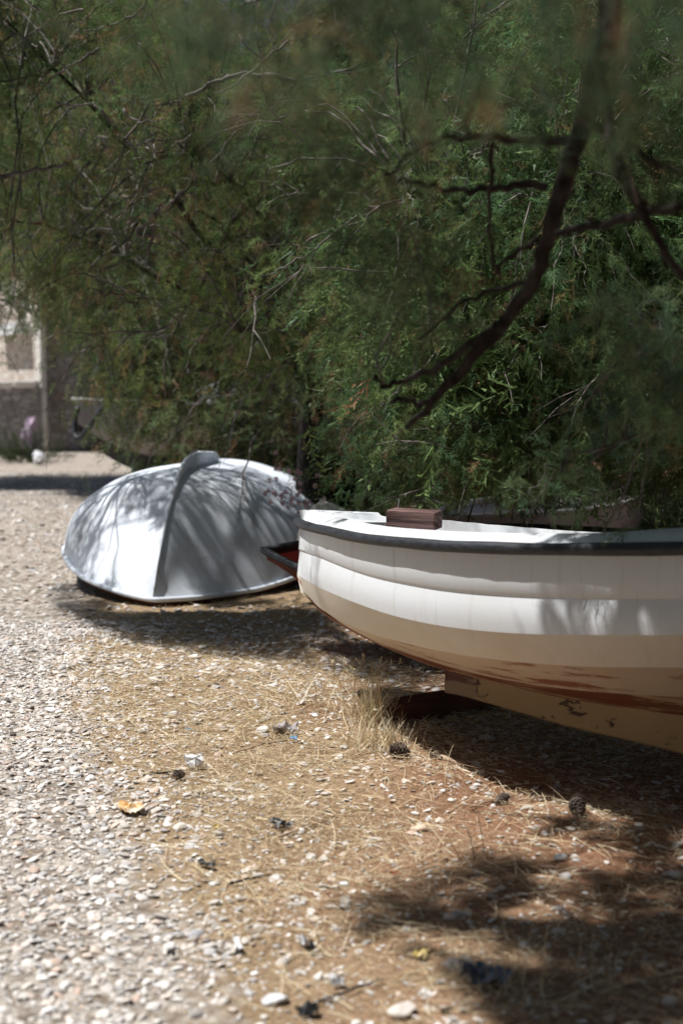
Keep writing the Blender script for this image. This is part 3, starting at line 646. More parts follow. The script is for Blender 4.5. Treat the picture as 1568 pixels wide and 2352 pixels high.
tree('background_tree', 'unseen wide tree behind the camera, added to block sky light', (1.5, -6.5, 0), [(1.5, -6.5, -0.05), (1.5, -6.5, 1.5), (1.4, -6.4, 3)], [], [((0, -6.2, 3.8), (8, 2.6, 4.2))], 750, 24, 50, None,  # unseen helper tree: cuts the sky light from behind
     tr=0.2, sprig_len=(0.3, 0.5), spread=0.5, lib=SPRL, inner=0.2, twig_r=.012, bare=5)
tree('background_tree', 'unseen bushy tree past the left edge, added to block sky light', (-7.8, 4, 0), [(-7.8, 4, -0.05), (-7.8, 4, 1.5), (-7.7, 4, 3)], [], [((-7.4, 3.0, 3.6), (2.6, 6.5, 3.5))], 650, 24, 49, None,  # added out of view to hold back low sky light from the left
     tr=0.2, sprig_len=(0.3, 0.5), spread=0.4, lib=SPRL, inner=0.3, twig_r=.012, bare=5)
for b, rr in tw[::4] + tw2 + tw3: bt.tube(b, np.linspace(rr * 1.6, rr * .3, len(b)), 4, cap=False)
bt.build('twigs', M['twig'], root, smooth=True)

# ------------------------------------------------------------------ the white boat
hose_l = [(671, 1187), (701, 1205), (763, 1222), (824, 1233), (885, 1242), (976, 1250), (1068, 1256), (1160, 1259), (1251, 1261), (1343, 1262), (1435, 1262), (1568, 1259), (1900, 1250)]
rub_l = [(683, 1260), (732, 1275), (793, 1300), (854, 1320), (915, 1333), (1007, 1349), (1099, 1358), (1221, 1365), (1319, 1367), (1568, 1367), (1900, 1362)]
ch1_l = [(684, 1321), (732, 1349), (793, 1376), (885, 1410), (976, 1432), (1068, 1446), (1160, 1454), (1251, 1458), (1343, 1459), (1568, 1459), (1900, 1455)]
ch2_l = [(701, 1361), (732, 1396), (793, 1432), (854, 1456), (915, 1474), (1007, 1495), (1099, 1511), (1221, 1524), (1343, 1532), (1568, 1534), (1900, 1534)]
ch3_l = [(732, 1402), (790, 1436), (854, 1470), (915, 1494), (1007, 1525), (1099, 1550), (1221, 1573), (1343, 1588), (1568, 1603), (1900, 1610)]
jnt_l = [(684, 1324), (701, 1364), (732, 1404), (781, 1437), (854, 1474), (915, 1501), (976, 1526), (1031, 1542), (1099, 1561), (1190, 1583), (1282, 1602), (1374, 1617), (1465, 1633), (1568, 1644), (1900, 1680)]
kel_l = [(1034, 1592), (1099, 1611), (1190, 1638), (1282, 1666), (1404, 1694), (1496, 1715), (1568, 1734), (1900, 1830)]
coam_l = [(640, 1172), (684, 1173), (717, 1171), (773, 1184), (817, 1196), (897, 1209), (976, 1215), (1068, 1220), (1160, 1223), (1282, 1224), (1343, 1224), (1392, 1222), (1465, 1218), (1568, 1210), (1900, 1195)]
ROLL = math.radians(4.5)
u2 = np.array([0.63, -0.777]); u2 /= np.linalg.norm(u2); U = np.array([u2[0], u2[1], 0]); Nh = np.array([u2[1], -u2[0], 0])  # toward the camera
Nn = Nh * math.cos(ROLL) + np.array([0, 0, 1]) * math.sin(ROLL); Wn = np.cross(U, Nn); Wn = Wn if Wn[2] > 0 else -Wn
K = gnd(1034, 1592, 0.19)
def on_plane(px, py):          # ray meets the boat's centre plane -> (s, h)
    d = ray(px, py); o = np.array([0, 0, CAMZ]); t = np.dot(K - o, Nn) / np.dot(d, Nn); q = o + d * t - K
    return np.dot(q, U), np.dot(q, Wn)
s_bow, _ = on_plane(688, 1300); LB = 4.3
def bp(s, b, h): return K + U * (s + s_bow) + Nn * b + Wn * h
BM = 0.66
def beam(s, s0=0.0, k=1.0):
    t = np.clip((s - s0) / 1.95, 0, 1); b = BM * k * (1 - (1 - t) ** 2.2)
    t2 = np.clip((s - 2.3) / (LB - 2.3), 0, 1); return b * (1 - 0.28 * t2 ** 2)
def solve_h(s, b, line):
    lx = [p[0] for p in line]; ly = [p[1] for p in line]; lo, hi = -0.3, 1.4
    for _ in range(40):
        m = (lo + hi) / 2; px, py = proj(bp(s, b, m)[None]); f = py[0] - np.interp(px[0], lx, ly)
        if f > 0: lo = m
        else: hi = m
    return m
def visible_h(svals, bfun, line):
    hs = []; last = None
    for s in svals:
        b = bfun(s); h = solve_h(s, b, line); px, _ = proj(bp(s, b, h)[None])
        if px[0] > 1640 and len(hs) > 3:
            sl_ = (hs[-1] - hs[-2]) * 0.97; h = hs[-1] + sl_
        hs.append(h)
    return np.array(hs)
NT = 70; tau = np.linspace(0, 1, NT) ** 1.35
# stem profile: s as function of height from the outline on the centre plane
stem = [on_plane(*p) for p in [(684, 1210), (684, 1260), (684, 1324), (701, 1364), (732, 1404), (781, 1437), (854, 1474)]]
def row(line, k, s0, db=0.0, stem_b=0.012, b0=None):
    sv = s0 + tau * (LB - s0)
    bf = (lambda s: max(stem_b, float(beam(s, s0, k)) + db * min(1, (s - s0) / 0.3))) if b0 is None else b0
    h = smooth1(visible_h(sv, bf, line), 3); return np.stack([sv, [bf(s) for s in sv], h], 1)
s0s = [0.0, 0.0, 0.0, stem[3][0] - s_bow, stem[5][0] - s_bow]
R_top = row(hose_l, 1.0, 0.0)
R_rub = row(rub_l, 0.985, 0.0, -0.006)
R_rb2 = R_rub.copy(); R_rb2[:, 1] = np.maximum(R_rub[:, 1] - 0.008, 0.006); R_rb2[:, 2] -= 0.012
R_c1 = row(ch1_l, 0.975, 0.0, -0.012)
R_c2 = row(ch2_l, 0.83, s0s[3] - 0.02)
R_c3 = row(ch3_l, 0.42, s0s[4] - 0.10)
R_j = row(jnt_l, 0.0, 0.02, stem_b=0.028)
boat = bpy.data.objects.new('rowing_boat', None); COL.objects.link(boat)
Mx = Matrix(((U[0], Nn[0], Wn[0], 0), (U[1], Nn[1], Wn[1], 0), (U[2], Nn[2], Wn[2], 0), (0, 0, 0, 1)))
org = K + U * s_bow
if Mx.determinant() < 0: SGN = -1
else: SGN = 1
Mx = Matrix(((U[0], SGN * Nn[0], Wn[0], org[0]), (U[1], SGN * Nn[1], Wn[1], org[1]), (U[2], SGN * Nn[2], Wn[2], org[2]), (0, 0, 0, 1)))
boat.matrix_world = Mx; boat.empty_display_size = .1
tag(boat, 'white hard-chined boat with black rubber rim and rust-stained bottom, nearest on the right', 'boat')
NEAR = SGN
def bmesh_rows(name, rows, mat, both=True, sharp=9, par=boat, split=None):
    A_ = np.stack(rows, 0)  # rows, NT, 3 (s,b,h)
    a = A_.copy(); a[..., 1] *= NEAR; V = a.reshape(-1, 3); F = [grid_faces(len(rows), A_.shape[1])]
    if both:
        b = A_.copy(); b[..., 1] *= -NEAR; V = np.concatenate([V, b.reshape(-1, 3)]); F.append(grid_faces(len(rows), A_.shape[1], len(a.reshape(-1, 3)), flip=True))
    return npmesh(name, V, [np.concatenate(F)], mat, par, smooth=True, sharp=sharp, world=False)
def lerp_rows(a, b, n, bulge=0.0):
    out = []
    for i in range(n + 1):
        t = i / n; q = a * (1 - t) + b * t; q = q.copy(); q[:, 1] += bulge * 4 * t * (1 - t) * np.clip(q[:, 0] / 0.4, 0, 1); out.append(q)
    return out
bmesh_rows('topsides', lerp_rows(R_top, R_rub, 3, 0.004) + [R_rb2] + lerp_rows(R_rb2, R_c1, 4, 0.008)[1:], M['hull_white'], sharp=25)
bmesh_rows('lower_strake', lerp_rows(R_c1, R_c2, 3, 0.003), M['hull_cream'])
bmesh_rows('bilge_strake', lerp_rows(R_c2, R_c3, 3, 0.0), M['hull_tan']); bmesh_rows('hull_bottom', lerp_rows(R_c3, R_j, 3, 0.0), M['hull_low'])
# keel
kv = np.linspace(0, 1, 50); sk0 = on_plane(1032, 1570)[0] - s_bow; sk = sk0 + kv * (LB - 0.1 - sk0)
hk = smooth1(visible_h(sk, lambda s: 0.03, kel_l), 2); hk = np.maximum(hk, hk[0] - 0.10); ht = np.interp(sk, R_j[:, 0], R_j[:, 2]) + 0.02
def keelpart(name, i0, i1, mat):
    s_ = sk[i0:i1]; t_ = ht[i0:i1]; k_ = hk[i0:i1]; n_ = len(s_)
    ring = [np.stack([s_, np.full(n_, .032), t_], 1), np.stack([s_, np.full(n_, .029), k_ + .008], 1), np.stack([s_, np.full(n_, .02), k_], 1),
            np.stack([s_, np.full(n_, -.02), k_], 1), np.stack([s_, np.full(n_, -.029), k_ + .008], 1), np.stack([s_, np.full(n_, -.032), t_], 1)]
    V = np.stack(ring, 1).reshape(-1, 3); F = [grid_faces(n_, 6, close=True)]; F6 = np.array([[0, 1, 2, 3, 4, 5][::-1], [(n_ - 1) * 6 + j for j in range(6)]])
    npmesh(name, V, F + [F6], mat, boat, smooth=False, world=False)
keelpart('keel_shoe', 0, 4, M['keel_red']); keelpart('keel', 3, 50, M['keel'])
# rubber rim all round
hosep = R_top.copy(); hb = hosep.copy(); hb[:, 1] += 0.019
near_ = hb * [1, NEAR, 1]; far_ = hb * [1, -NEAR, 1]
nose = [np.array([-0.022, NEAR * 0.004, hb[0, 2]])]
path = np.concatenate([far_[::-1][:-1], [[-0.012, -NEAR * .022, hb[0, 2]]], [[-.024, 0, hb[0, 2]]], [[-0.012, NEAR * .022, hb[0, 2]]], near_[1:]])
rr = np.random.default_rng(2); path = path + np.stack([np.zeros(len(path)), rr.normal(0, .0006, len(path)), smooth1(rr.normal(0, .0025, len(path)), 6)], 1)
h_ = MB(); h_.tube(path, 0.0215 + smooth1(rr.normal(0, .001, len(path)), 1), 12)
h_.build('rubber_rim', M['rubber'], boat, smooth=True, world=False)
# cap rail / coaming, inner wall, floor
cb = lambda s: max(0.01, float(beam(s)) - 0.10 * min(1, (s + 0.02) / 0.25))
sv = LB * tau; ch = smooth1(visible_h(sv, cb, coam_l), 3); cbv = np.array([cb(s) for s in sv])
ripple = 0.005 * np.sin(sv * 58) * np.clip((1.15 - sv) / 0.2, 0, 1)
R0 = R_top.copy(); R0[:, 1] -= 0.004; R0[:, 2] += 0.014
R1 = np.stack([sv, (R_top[:, 1] * .6 + cbv * .4), R_top[:, 2] * .62 + ch * .38 + 0.008 + ripple], 1)
R2 = np.stack([sv, cbv + .012, ch - .002 + ripple], 1); R3 = np.stack([sv, np.maximum(cbv - .008, .004), ch - .004 + ripple], 1)
R4 = np.stack([sv, np.maximum(cbv - .018, .003), ch - .05], 1); R5 = np.stack([sv, np.maximum(cbv * .9 - .02, .002), ch - .32], 1)
bmesh_rows('cap_rail', [R0, R1, R2, R3, R4], M['hull_white'], sharp=40)
bmesh_rows('inner_lining', [R4, R5], M['hull_white'])
V = np.concatenate([R5 * [1, NEAR, 1], R5 * [1, -NEAR, 1]]); npmesh('floor', V, grid_faces(2, NT), M['hull_cream'], boat, world=False)
# transom
i = -1; tr_ = [R_top[i], R_rub[i], R_c1[i], R_c2[i], R_c3[i], R_j[i]]
V = np.array([q * [1, NEAR, 1] for q in tr_] + [q * [1, -NEAR, 1] for q in tr_[::-1]])
npmesh('transom', V, np.array([list(range(12))]), M['hull_white'], boat, world=False)
# foredeck with bulwark on the far side
m = sv < 0.62; nd = m.sum(); rows = []
for t in np.linspace(1, -1, 13):
    rows.append(np.stack([sv[m], np.maximum(cbv[m] - .01, .003) * t * NEAR, ch[m] - .035 + 0.012 * (1 - t * t)], 1))
npmesh('foredeck', np.concatenate(rows), grid_faces(13, nd), M['hull_white'], boat, smooth=True, world=False)
fb = []
for s in np.linspace(0.03, 0.42, 16):
    b = float(beam(s)); h0 = float(np.interp(s, R_top[:, 0], R_top[:, 2])); px, py = proj(bp(s, -b + .02, h0)[None])
    top = max(solve_h(s, -b + .02, [(600, 1171), (717, 1171), (865, 1177), (885, 1202), (900, 1215)]), h0 + 0.005)
    for (bb_, hh) in ((-b - .004, h0), (-b - .002, top - .006), (-b + .008, top), (-b + .018, top - .006), (-b + .022, h0 - .03)): fb.append([s, bb_ * NEAR, hh])
npmesh('bow_bulwark', np.array(fb), grid_faces(16, 5), M['hull_white'], boat, smooth=True, sharp=40, world=False)
# thwart
sT = 1.05; bT = cb(sT) ; hT = float(np.interp(sT, sv, ch)) - 0.06
t_ = MB(); t_.box((sT, 0, hT), (0.24, 2 * bT - .01, 0.03), bev=.006); t_.build('thwart', M['hull_white'], boat, world=False)

# timber block on the boat
c = at(951, 1192, 6.02)
wb = MB(); Rb = rotz(math.radians(-22)); wb.box((0, 0, 0), (0.215, 0.12, 0.075), bev=0.005)
blk = wb.build('timber_block', M['wood'], None, smooth=False, loc=(0, 0, 0)); blk.location = c; blk.rotation_euler = (0.02, 0.03, math.radians(-20))
tag(blk, 'cracked reddish brown timber block lying across the bow of the white boat', 'timber')

# timbers under the boat
def log(px0, py0, px1, py1, r, label, mat, name='timber_beam', cat='beam', zz=None, square=True):
    a = gnd(px0, py0); b = gnd(px1, py1); cc = (a + b) / 2; d = b - a; L = np.linalg.norm(d)
    mb = MB(); mb.box((0, 0, 0), (L, r * 2, r * 2), bev=0.015)
    o = mb.build(name, mat, None, loc=(0, 0, 0)); o.location = (cc[0], cc[1], r - .02); o.rotation_euler = (0.1, 0, math.atan2(d[1], d[0])); return tag(o, label, cat)
log(905, 1665, 1130, 1625, 0.062, 'long dark red timber lying on the soil under the bow of the white boat', M['darkwood'])
# stern support
ps = bp(3.3, 0, 0); mb = MB(); mb.box((0, 0, 0), (0.9, 0.14, 0.16), bev=.01)
o = mb.build('timber_beam', M['darkwood'], None, loc=(0, 0, 0)); hs_ = float(np.interp(3.3, sk, hk)); pz = bp(3.3, 0, hs_)[2]
o.location = (ps[0], ps[1], pz - .085); o.rotation_euler = (0, 0, math.atan2(Nh[1], Nh[0])); tag(o, 'short timber bearer beneath the stern of the white boat', 'beam')

# ------------------------------------------------------------------ generic open boat
def lerp(a, b, t): return a + (b - a) * t
def open_boat(name, label, pos, heading, L, B, H, mats, rim_r=0.02, z0=0.0, group=None, roll=0.0, sheer=0.12, split=0.35, rake=.22, ks=5, kf=.75):
    """bow at origin, stern along +X. mats: (hull, bottom, inside, rim)"""
    root = empty(name, pos, label, 'boat', group, heading); root.rotation_euler[0] = roll
    n = 36; t = np.linspace(0, 1, n) ** 1.3; s = t * L; b = B / 2 * (1 - (1 - np.clip(s / (0.55 * L), 0, 1)) ** 2.0) * (1 - .2 * np.clip((s / L - .6) / .4, 0, 1) ** 2) + .006
    top = z0 + H + sheer * (1 - t) ** 2; keel = z0 + H * kf * (1 - np.clip(s / (rake * L), 0, 1)) ** 2
    rows = []; k = 9
    for j in range(k):
        q = j / (k - 1); hh = top + (keel - top) * q; bb = b * (1 - q ** 2.6) + .004; rows.append(np.stack([s, bb, hh], 1))
    for nm, a_, z_, mt in (('hull', 0, ks + 1, mats[0]), ('bottom', ks, k, mats[1])):
        A_ = np.stack(rows[a_:z_]); B_ = A_ * [1, -1, 1]; V = np.concatenate([A_.reshape(-1, 3), B_.reshape(-1, 3)]); m_ = z_ - a_
        npmesh(nm, V, [np.concatenate([grid_faces(m_, n), grid_faces(m_, n, m_ * n, flip=True)])], mt, root, smooth=True, sharp=40, world=False)
    prof = [r_[-1] for r_ in rows]; V = np.array(prof + [q * [1, -1, 1] for q in prof[::-1]]); npmesh('transom', V, np.array([list(range(len(V)))]), mats[0], root, world=False)
    ins = []
    for q in np.linspace(-1, 1, 15): ins.append(np.stack([s, (b - .02).clip(.002) * q, top - .03 - (1 - abs(q) ** 3) * 0.6 * (top - z0) * np.clip(s / .5, .1, 1)], 1))
    npmesh('inside', np.concatenate(ins), grid_faces(15, n), mats[2], root, smooth=True, world=False)
    m_ = MB(); a_ = np.stack([s, b + rim_r * .3, top], 1); pl = np.concatenate([(a_ * [1, -1, 1])[::-1], [[-rim_r, 0, top[0]]], a_]); m_.tube(pl, rim_r, 8); m_.build('rim', mats[3], root, smooth=True, world=False)
    m_ = MB(); m_.box((L * .45, 0, z0 + H * .72), (.2, float(np.interp(L * .45, s, b)) * 2 - .06, .03), bev=.005); m_.build('thwart', mats[2], root, world=False)
    return root
# red boat: bow pokes out left of the white bow
q = at(634, 1250, 8.2)
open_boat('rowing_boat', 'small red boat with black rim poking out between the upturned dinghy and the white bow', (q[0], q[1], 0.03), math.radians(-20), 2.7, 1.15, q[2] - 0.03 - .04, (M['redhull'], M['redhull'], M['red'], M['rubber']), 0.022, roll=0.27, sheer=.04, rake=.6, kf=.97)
# far grey boat on the path edge
q = at(176, 1006, 17.5)
fb_ = open_boat('motor_boat', 'grey boat with curved black rim and dark bottom, raised up beside the far path', (q[0], q[1], 0.0), math.radians(20), 4.6, 1.9, 0.74, (M['grey_hull'], M['dark_hull'], M['grey_hull'], M['grey_hull']), 0.03, z0=.38, sheer=.18, roll=-.03, ks=6)
m_ = MB(); hp = [at(*a_) for a_ in [(262, 905, 17.2), (248, 921, 17.2), (229, 946, 17.2), (208, 977, 17.2), (190, 1003, 17.25), (178, 1008, 17.3), (170, 995, 17.35), (172, 965, 17.4), (180, 935, 17.4)]]; m_.tube(rough(hp, .002, 3), .034, 8); fh = m_.build('rubber_hose', M['rubber'], None, smooth=True, loc=hp[4])
tag(fh, 'black rubber hose hanging in a loop from the bow of the far grey boat', 'hose')
m_ = MB(); m_.box((2.3, 0, 1.25), (1.3, 1.1, .5), bev=.06); m_.build('cabin', M['white_far'], fb_, world=False)
for sx in (0.9, 3.2):
    m_ = MB(); m_.box((0, 0, 0), (.22, 1.1, .44), bev=.02)
    a = Matrix.Rotation(math.radians(20), 4, 'Z') @ Vector((sx, 0, .14)); o = m_.build('timber_beam', M['dark_hull'], None, loc=(0, 0, 0)); o.location = (q[0] + a.x, q[1] + a.y, .2); o.rotation_euler = (0, 0, math.radians(20))
    tag(o, 'dark timber chock under the %s of the far grey boat' % ('bow' if sx < 2 else 'stern'), 'beam')
# white boat in the shade behind
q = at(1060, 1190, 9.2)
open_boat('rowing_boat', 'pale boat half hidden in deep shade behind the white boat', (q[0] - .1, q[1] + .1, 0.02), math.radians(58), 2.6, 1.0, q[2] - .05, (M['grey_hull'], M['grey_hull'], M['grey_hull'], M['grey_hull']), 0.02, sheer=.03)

# ------------------------------------------------------------------ upturned dinghy
bow = gnd(352, 1392); AX = math.radians(84)
dg = DG = empty('upturned_dinghy', (bow[0], bow[1], 0.0), 'upturned grey white dinghy with a curled keel fin, resting on dark gunwales', 'boat', None, AX)
dg.rotation_euler[0] = 0.05; LD = 2.6; n = 60; t = np.linspace(0, 1, n) ** 1.5; s = t * LD
bD = 1.03 * (1 - (1 - np.clip(s / 1.6, 0, 1)) ** 2.0) ** 0.80 * (1 - .10 * np.clip((s - 1.9) / .7, 0, 1))
zr = np.interp(s, [0, .15, .5, 1.1, 1.6, 2.6], [.045, .055, .085, .185, .20, .18])
kz = smooth1(np.interp(s, [0, .05, .1, .2, .3, .45, .65, .85, 1.1, 2.6], [.05, .19, .28, .41, .53, .68, .81, .865, .875, .86]), 2); kz[0] = .052
rows = []; nq = 30; rd = np.random.default_rng(9); wv = np.clip(s / 1.15, 0, 1); wv = wv * wv * (3 - 2 * wv)
for j in range(nq):
    a = j / (nq - 1) * math.pi / 2; q = j / (nq - 1)
    ye = math.cos(a) ** 0.92; ze = math.sin(a) ** 0.90 * (1 - .07 * math.cos(a) * math.sin(a))
    yv = (1 - q) ** 0.95 * (1 - .25 * math.sin(math.pi * q)); zv = q ** 0.95
    rows.append(np.stack([s, bD * (ye * wv + yv * (1 - wv)) + .004, zr + (kz - zr) * (ze * wv + zv * (1 - wv))], 1))
A_ = np.stack(rows); nn = (vnoise(A_[..., 0] * 5, A_[..., 2] * 4 + 3, 5) - .5) * .035 + (vnoise(A_[..., 0] * 13, A_[..., 2] * 9 + 3, 7) - .5) * .014
A_[..., 1] += nn * np.clip(A_[..., 1] * 6, 0, 1); A_[..., 2] += (vnoise(A_[..., 0] * 4 + 9, A_[..., 1] * 4, 6) - .5) * .02 * np.clip((A_[..., 2] - .1) * 5, 0, 1)
B_ = A_ * [1, -1, 1]; V = np.concatenate([A_.reshape(-1, 3), B_.reshape(-1, 3)])
npmesh('hull', V, [np.concatenate([grid_faces(nq, n, flip=True), grid_faces(nq, n, nq * n)])], M['dinghy'], dg, smooth=True, world=False)
prof = A_[:, -1]; V = np.array(list(prof) + [q_ * [1, -1, 1] for q_ in prof[::-1][1:]]); npmesh('transom', V, np.array([list(range(len(V)))]), M['dinghy'], dg, world=False)
m_ = MB(); e_ = np.stack([s, bD + .012, zr - .002], 1); pl = np.concatenate([(e_ * [1, -1, 1])[::-1], e_[1:]]); m_.tube(pl, 0.018, 8); m_.build('rim', M['dinghy'], dg, smooth=True, world=False)
m_ = MB(); e_ = np.stack([s + .03, np.maximum(bD - .03, .005), zr - .035], 1); pl = np.concatenate([(e_ * [1, -1, 1])[::-1], e_[1:]]); m_.tube(pl, 0.022, 6); m_.build('gunwale', M['darkwood'], dg, smooth=True, world=False)
# stem ridge and fin
sr_ = np.concatenate([s[2:34]]); kr = kz[2:34]
m_ = MB(); m_.tube(np.stack([sr_ - .008, sr_ * 0, kr + .006], 1), np.linspace(.006, .017, len(sr_)), 6); m_.build('stem_ridge', M['dinghy'], dg, smooth=True, world=False)
fs = np.linspace(0.50, 2.1, 30); ftop = smooth1(np.interp(fs, [.5, .62, .75, .9, 1.3, 2.0, 2.1], [.72, .82, .91, .945, .97, .93, .87]), 1); fbot = np.interp(fs, s, kz) - .03
V = np.concatenate([np.stack([fs, fs * 0 + .013, fbot], 1), np.stack([fs, fs * 0 + .011, ftop], 1), np.stack([fs, fs * 0 - .011, ftop], 1), np.stack([fs, fs * 0 - .013, fbot], 1)])
F = np.concatenate([grid_faces(4, 30), [[0, 30, 60, 90]], [[29, 119, 89, 59]]]); npmesh('keel_fin', V, F, M['dinghy'], dg, world=False)
m_ = MB(); m_.tube(np.stack([fs, fs * 0, ftop], 1), .019 + .003 * np.sin(np.arange(30) * 2.1), 6); m_.build('fin_edge', M['dinghy'], dg, smooth=True, world=False)

# ------------------------------------------------------------------ building and walls at the far left
c0 = at(100, 980, 31); Cn = np.array([c0[0], c0[1], 0])
bd = empty('stone_building', Cn, 'old rubble stone building with pale ledge at the far end of the path', 'building')
d1 = np.array([-.44, .90]); d1 /= np.linalg.norm(d1); d2 = np.array([.90, .44]); d2 /= np.linalg.norm(d2)
def wallbox(mb, p, d, l, th, z0, z1, side=1):
    nrm = np.array([d[1], -d[0]]) * side; c = p[:2] + d * l / 2 - nrm * th / 2; mb.box((c[0], c[1], (z0 + z1) / 2), (l, th, z1 - z0), rotz(math.atan2(d[1], d[0])))
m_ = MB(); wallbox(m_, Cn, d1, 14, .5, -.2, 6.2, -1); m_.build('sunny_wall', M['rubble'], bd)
m_ = MB(); wallbox(m_, Cn + np.array([d2[0], d2[1], 0]) * .003, d2, 9, .5, -.2, 6.15, 1); m_.build('shaded_wall', M['drystone'], bd)  # darker stone than the sunny face, so shade is put into its colour
m_ = MB(); o2 = np.array([-d1[1], d1[0]]);
for i_ in range(13):
    z = i_ * .46; l_ = .5 if i_ % 2 else .34; wallbox(m_, Cn + np.array([-.03 * 1, -.02, 0]), d1, l_, .12, z, z + .44, -1)
m_.build('quoins', M['stoneblock'], bd)
m_ = MB(); nn_ = np.array([-.9, -.44]); wallbox(m_, Cn + np.array([nn_[0] * .35, nn_[1] * .35, 0]) + np.array([d1[0], d1[1], 0]) * .9, d1, 2.6, .5, 2.60, 2.84, -1); m_.build('ledge', M['white_far'], bd)
m_ = MB(); pp = Cn[:2] + d2 * 1.15 + np.array([.06, -.1]); m_.tube(np.array([[pp[0], pp[1], 0], [pp[0], pp[1], 3], [pp[0], pp[1], 6]]), .075, 8); m_.build('drain_pipe', M['pipe'], bd, smooth=True)
m_ = MB(); pp = Cn[:2] + d2 * 1.55; m_.box((pp[0], pp[1] - .05, 1.1), (.35, .1, 2.3), rotz(math.atan2(d2[1], d2[0]))); m_.build('door', M['pipe'], bd)
cR = Cn[:2] + d1 * 7 + d2 * 4.5; m_ = MB(); m_.box((cR[0], cR[1], 6.4), (9.6, 14.6, .35), rotz(math.atan2(d2[1], d2[0]))); m_.build('roof', M['tile'], bd)
# low wall
a = gnd(88, 1048); lw = empty('low_stone_wall', (a[0], a[1], 0), 'low grey stone yard wall with bright capstones in front of the building', 'wall')
m_ = MB(); m_.box((a[0] - 3.0, a[1] + .25, .7), (6.0, .5, 1.44)); m_.build('wall', M['drystone'], lw)
m_ = MB(); rs = np.random.default_rng(4)
for i_ in range(13): m_.box((a[0] - .25 - i_ * .46, a[1] + .25, 1.47 + rs.uniform(-.01, .01)), (.42, .56, .12 + rs.uniform(0, .04)), rotz(rs.normal(0, .04)), bev=.03)
m_.build('capstones', M['stoneblock'], lw)
# boundary wall running behind the trees
bw = empty('boundary_wall', (3, 27, 0), 'long grey stone wall hidden behind the trees', 'wall'); m_ = MB(); m_.box((9, 27.3, 1.2), (24, .5, 2.5)); m_.build('wall', M['drystone'], bw)

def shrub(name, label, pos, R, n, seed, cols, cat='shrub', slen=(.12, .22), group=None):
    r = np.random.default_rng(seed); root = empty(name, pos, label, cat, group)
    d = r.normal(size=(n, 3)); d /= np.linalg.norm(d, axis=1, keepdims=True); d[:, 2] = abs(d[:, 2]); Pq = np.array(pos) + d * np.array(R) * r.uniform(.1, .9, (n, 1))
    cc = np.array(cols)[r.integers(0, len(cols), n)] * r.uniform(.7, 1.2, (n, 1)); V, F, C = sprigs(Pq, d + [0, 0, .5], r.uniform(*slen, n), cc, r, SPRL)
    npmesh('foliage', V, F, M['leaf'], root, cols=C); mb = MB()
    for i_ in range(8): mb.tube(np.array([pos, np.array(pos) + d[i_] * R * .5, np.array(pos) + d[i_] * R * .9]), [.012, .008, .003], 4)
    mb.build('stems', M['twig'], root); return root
g_ = gnd(132, 1020); shrub('weed_bush', 'bright green weed bush at the foot of the far building', (g_[0], g_[1], 0), (.55, .4, .65), 260, 1, [(.10, .18, .03), (.14, .22, .05)])
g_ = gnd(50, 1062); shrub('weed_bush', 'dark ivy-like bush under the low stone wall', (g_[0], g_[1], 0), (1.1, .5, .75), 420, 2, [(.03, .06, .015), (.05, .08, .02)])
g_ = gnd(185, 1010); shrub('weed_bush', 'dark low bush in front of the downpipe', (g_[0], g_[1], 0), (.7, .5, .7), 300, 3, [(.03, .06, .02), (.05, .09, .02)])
shrub('dark_fill_bush', 'wide dark filler bush added to stand in for deep shade behind the white boat', (2.6, 11.8, 0), (3.0, .9, 1.1), 2600, 14, [(.03, .045, .02), (.05, .07, .03)], slen=(.2, .34))  # dark bush put in where only deep shade lies
shrub('dark_fill_bush', 'dark undergrowth between the dinghy and the tree trunks', (-.4, 14.8, 0), (2.0, .8, .9), 1500, 15, [(.03, .045, .02), (.05, .07, .03)], slen=(.2, .34))
# bags by the wall
def crumple(name, label, cat, pos, size, mat, seed, flat=0.5, group=None):
    r = np.random.default_rng(seed); V, F = ico(3); V = V * (1 + r.normal(0, .10, (len(V), 1)))
    for q_ in range(6):
        d = r.normal(size=3); d /= np.linalg.norm(d); V += np.sin((V @ d)[:, None] * r.uniform(3, 7) + r.uniform(0, 6)) * d * .14
    V = V * np.array(size) * [1, 1, flat] / 1.0; V = V @ rotz(r.uniform(0, 6.28)).T; V[:, 2] -= V[:, 2].min()
    o = npmesh(name, V + np.array(pos), F, mat, None, smooth=False, loc=pos); return tag(o, label, cat, group)
g_ = gnd(90, 1068); crumple('plastic_bag', 'small bright white plastic bag lying on the far path', 'bag', (g_[0], g_[1], 0), (.14, .10, .12), M['plastic_white'], 5, 1)
g_ = gnd(64, 1062); crumple('plastic_bag', 'pinkish grey rubbish bag standing by the low wall', 'bag', (g_[0], g_[1] + .3, 0), (.18, .16, .42), simple('pink_bag', (.35, .22, .32), (.55, .45, .55), 6, .5), 6, 1)
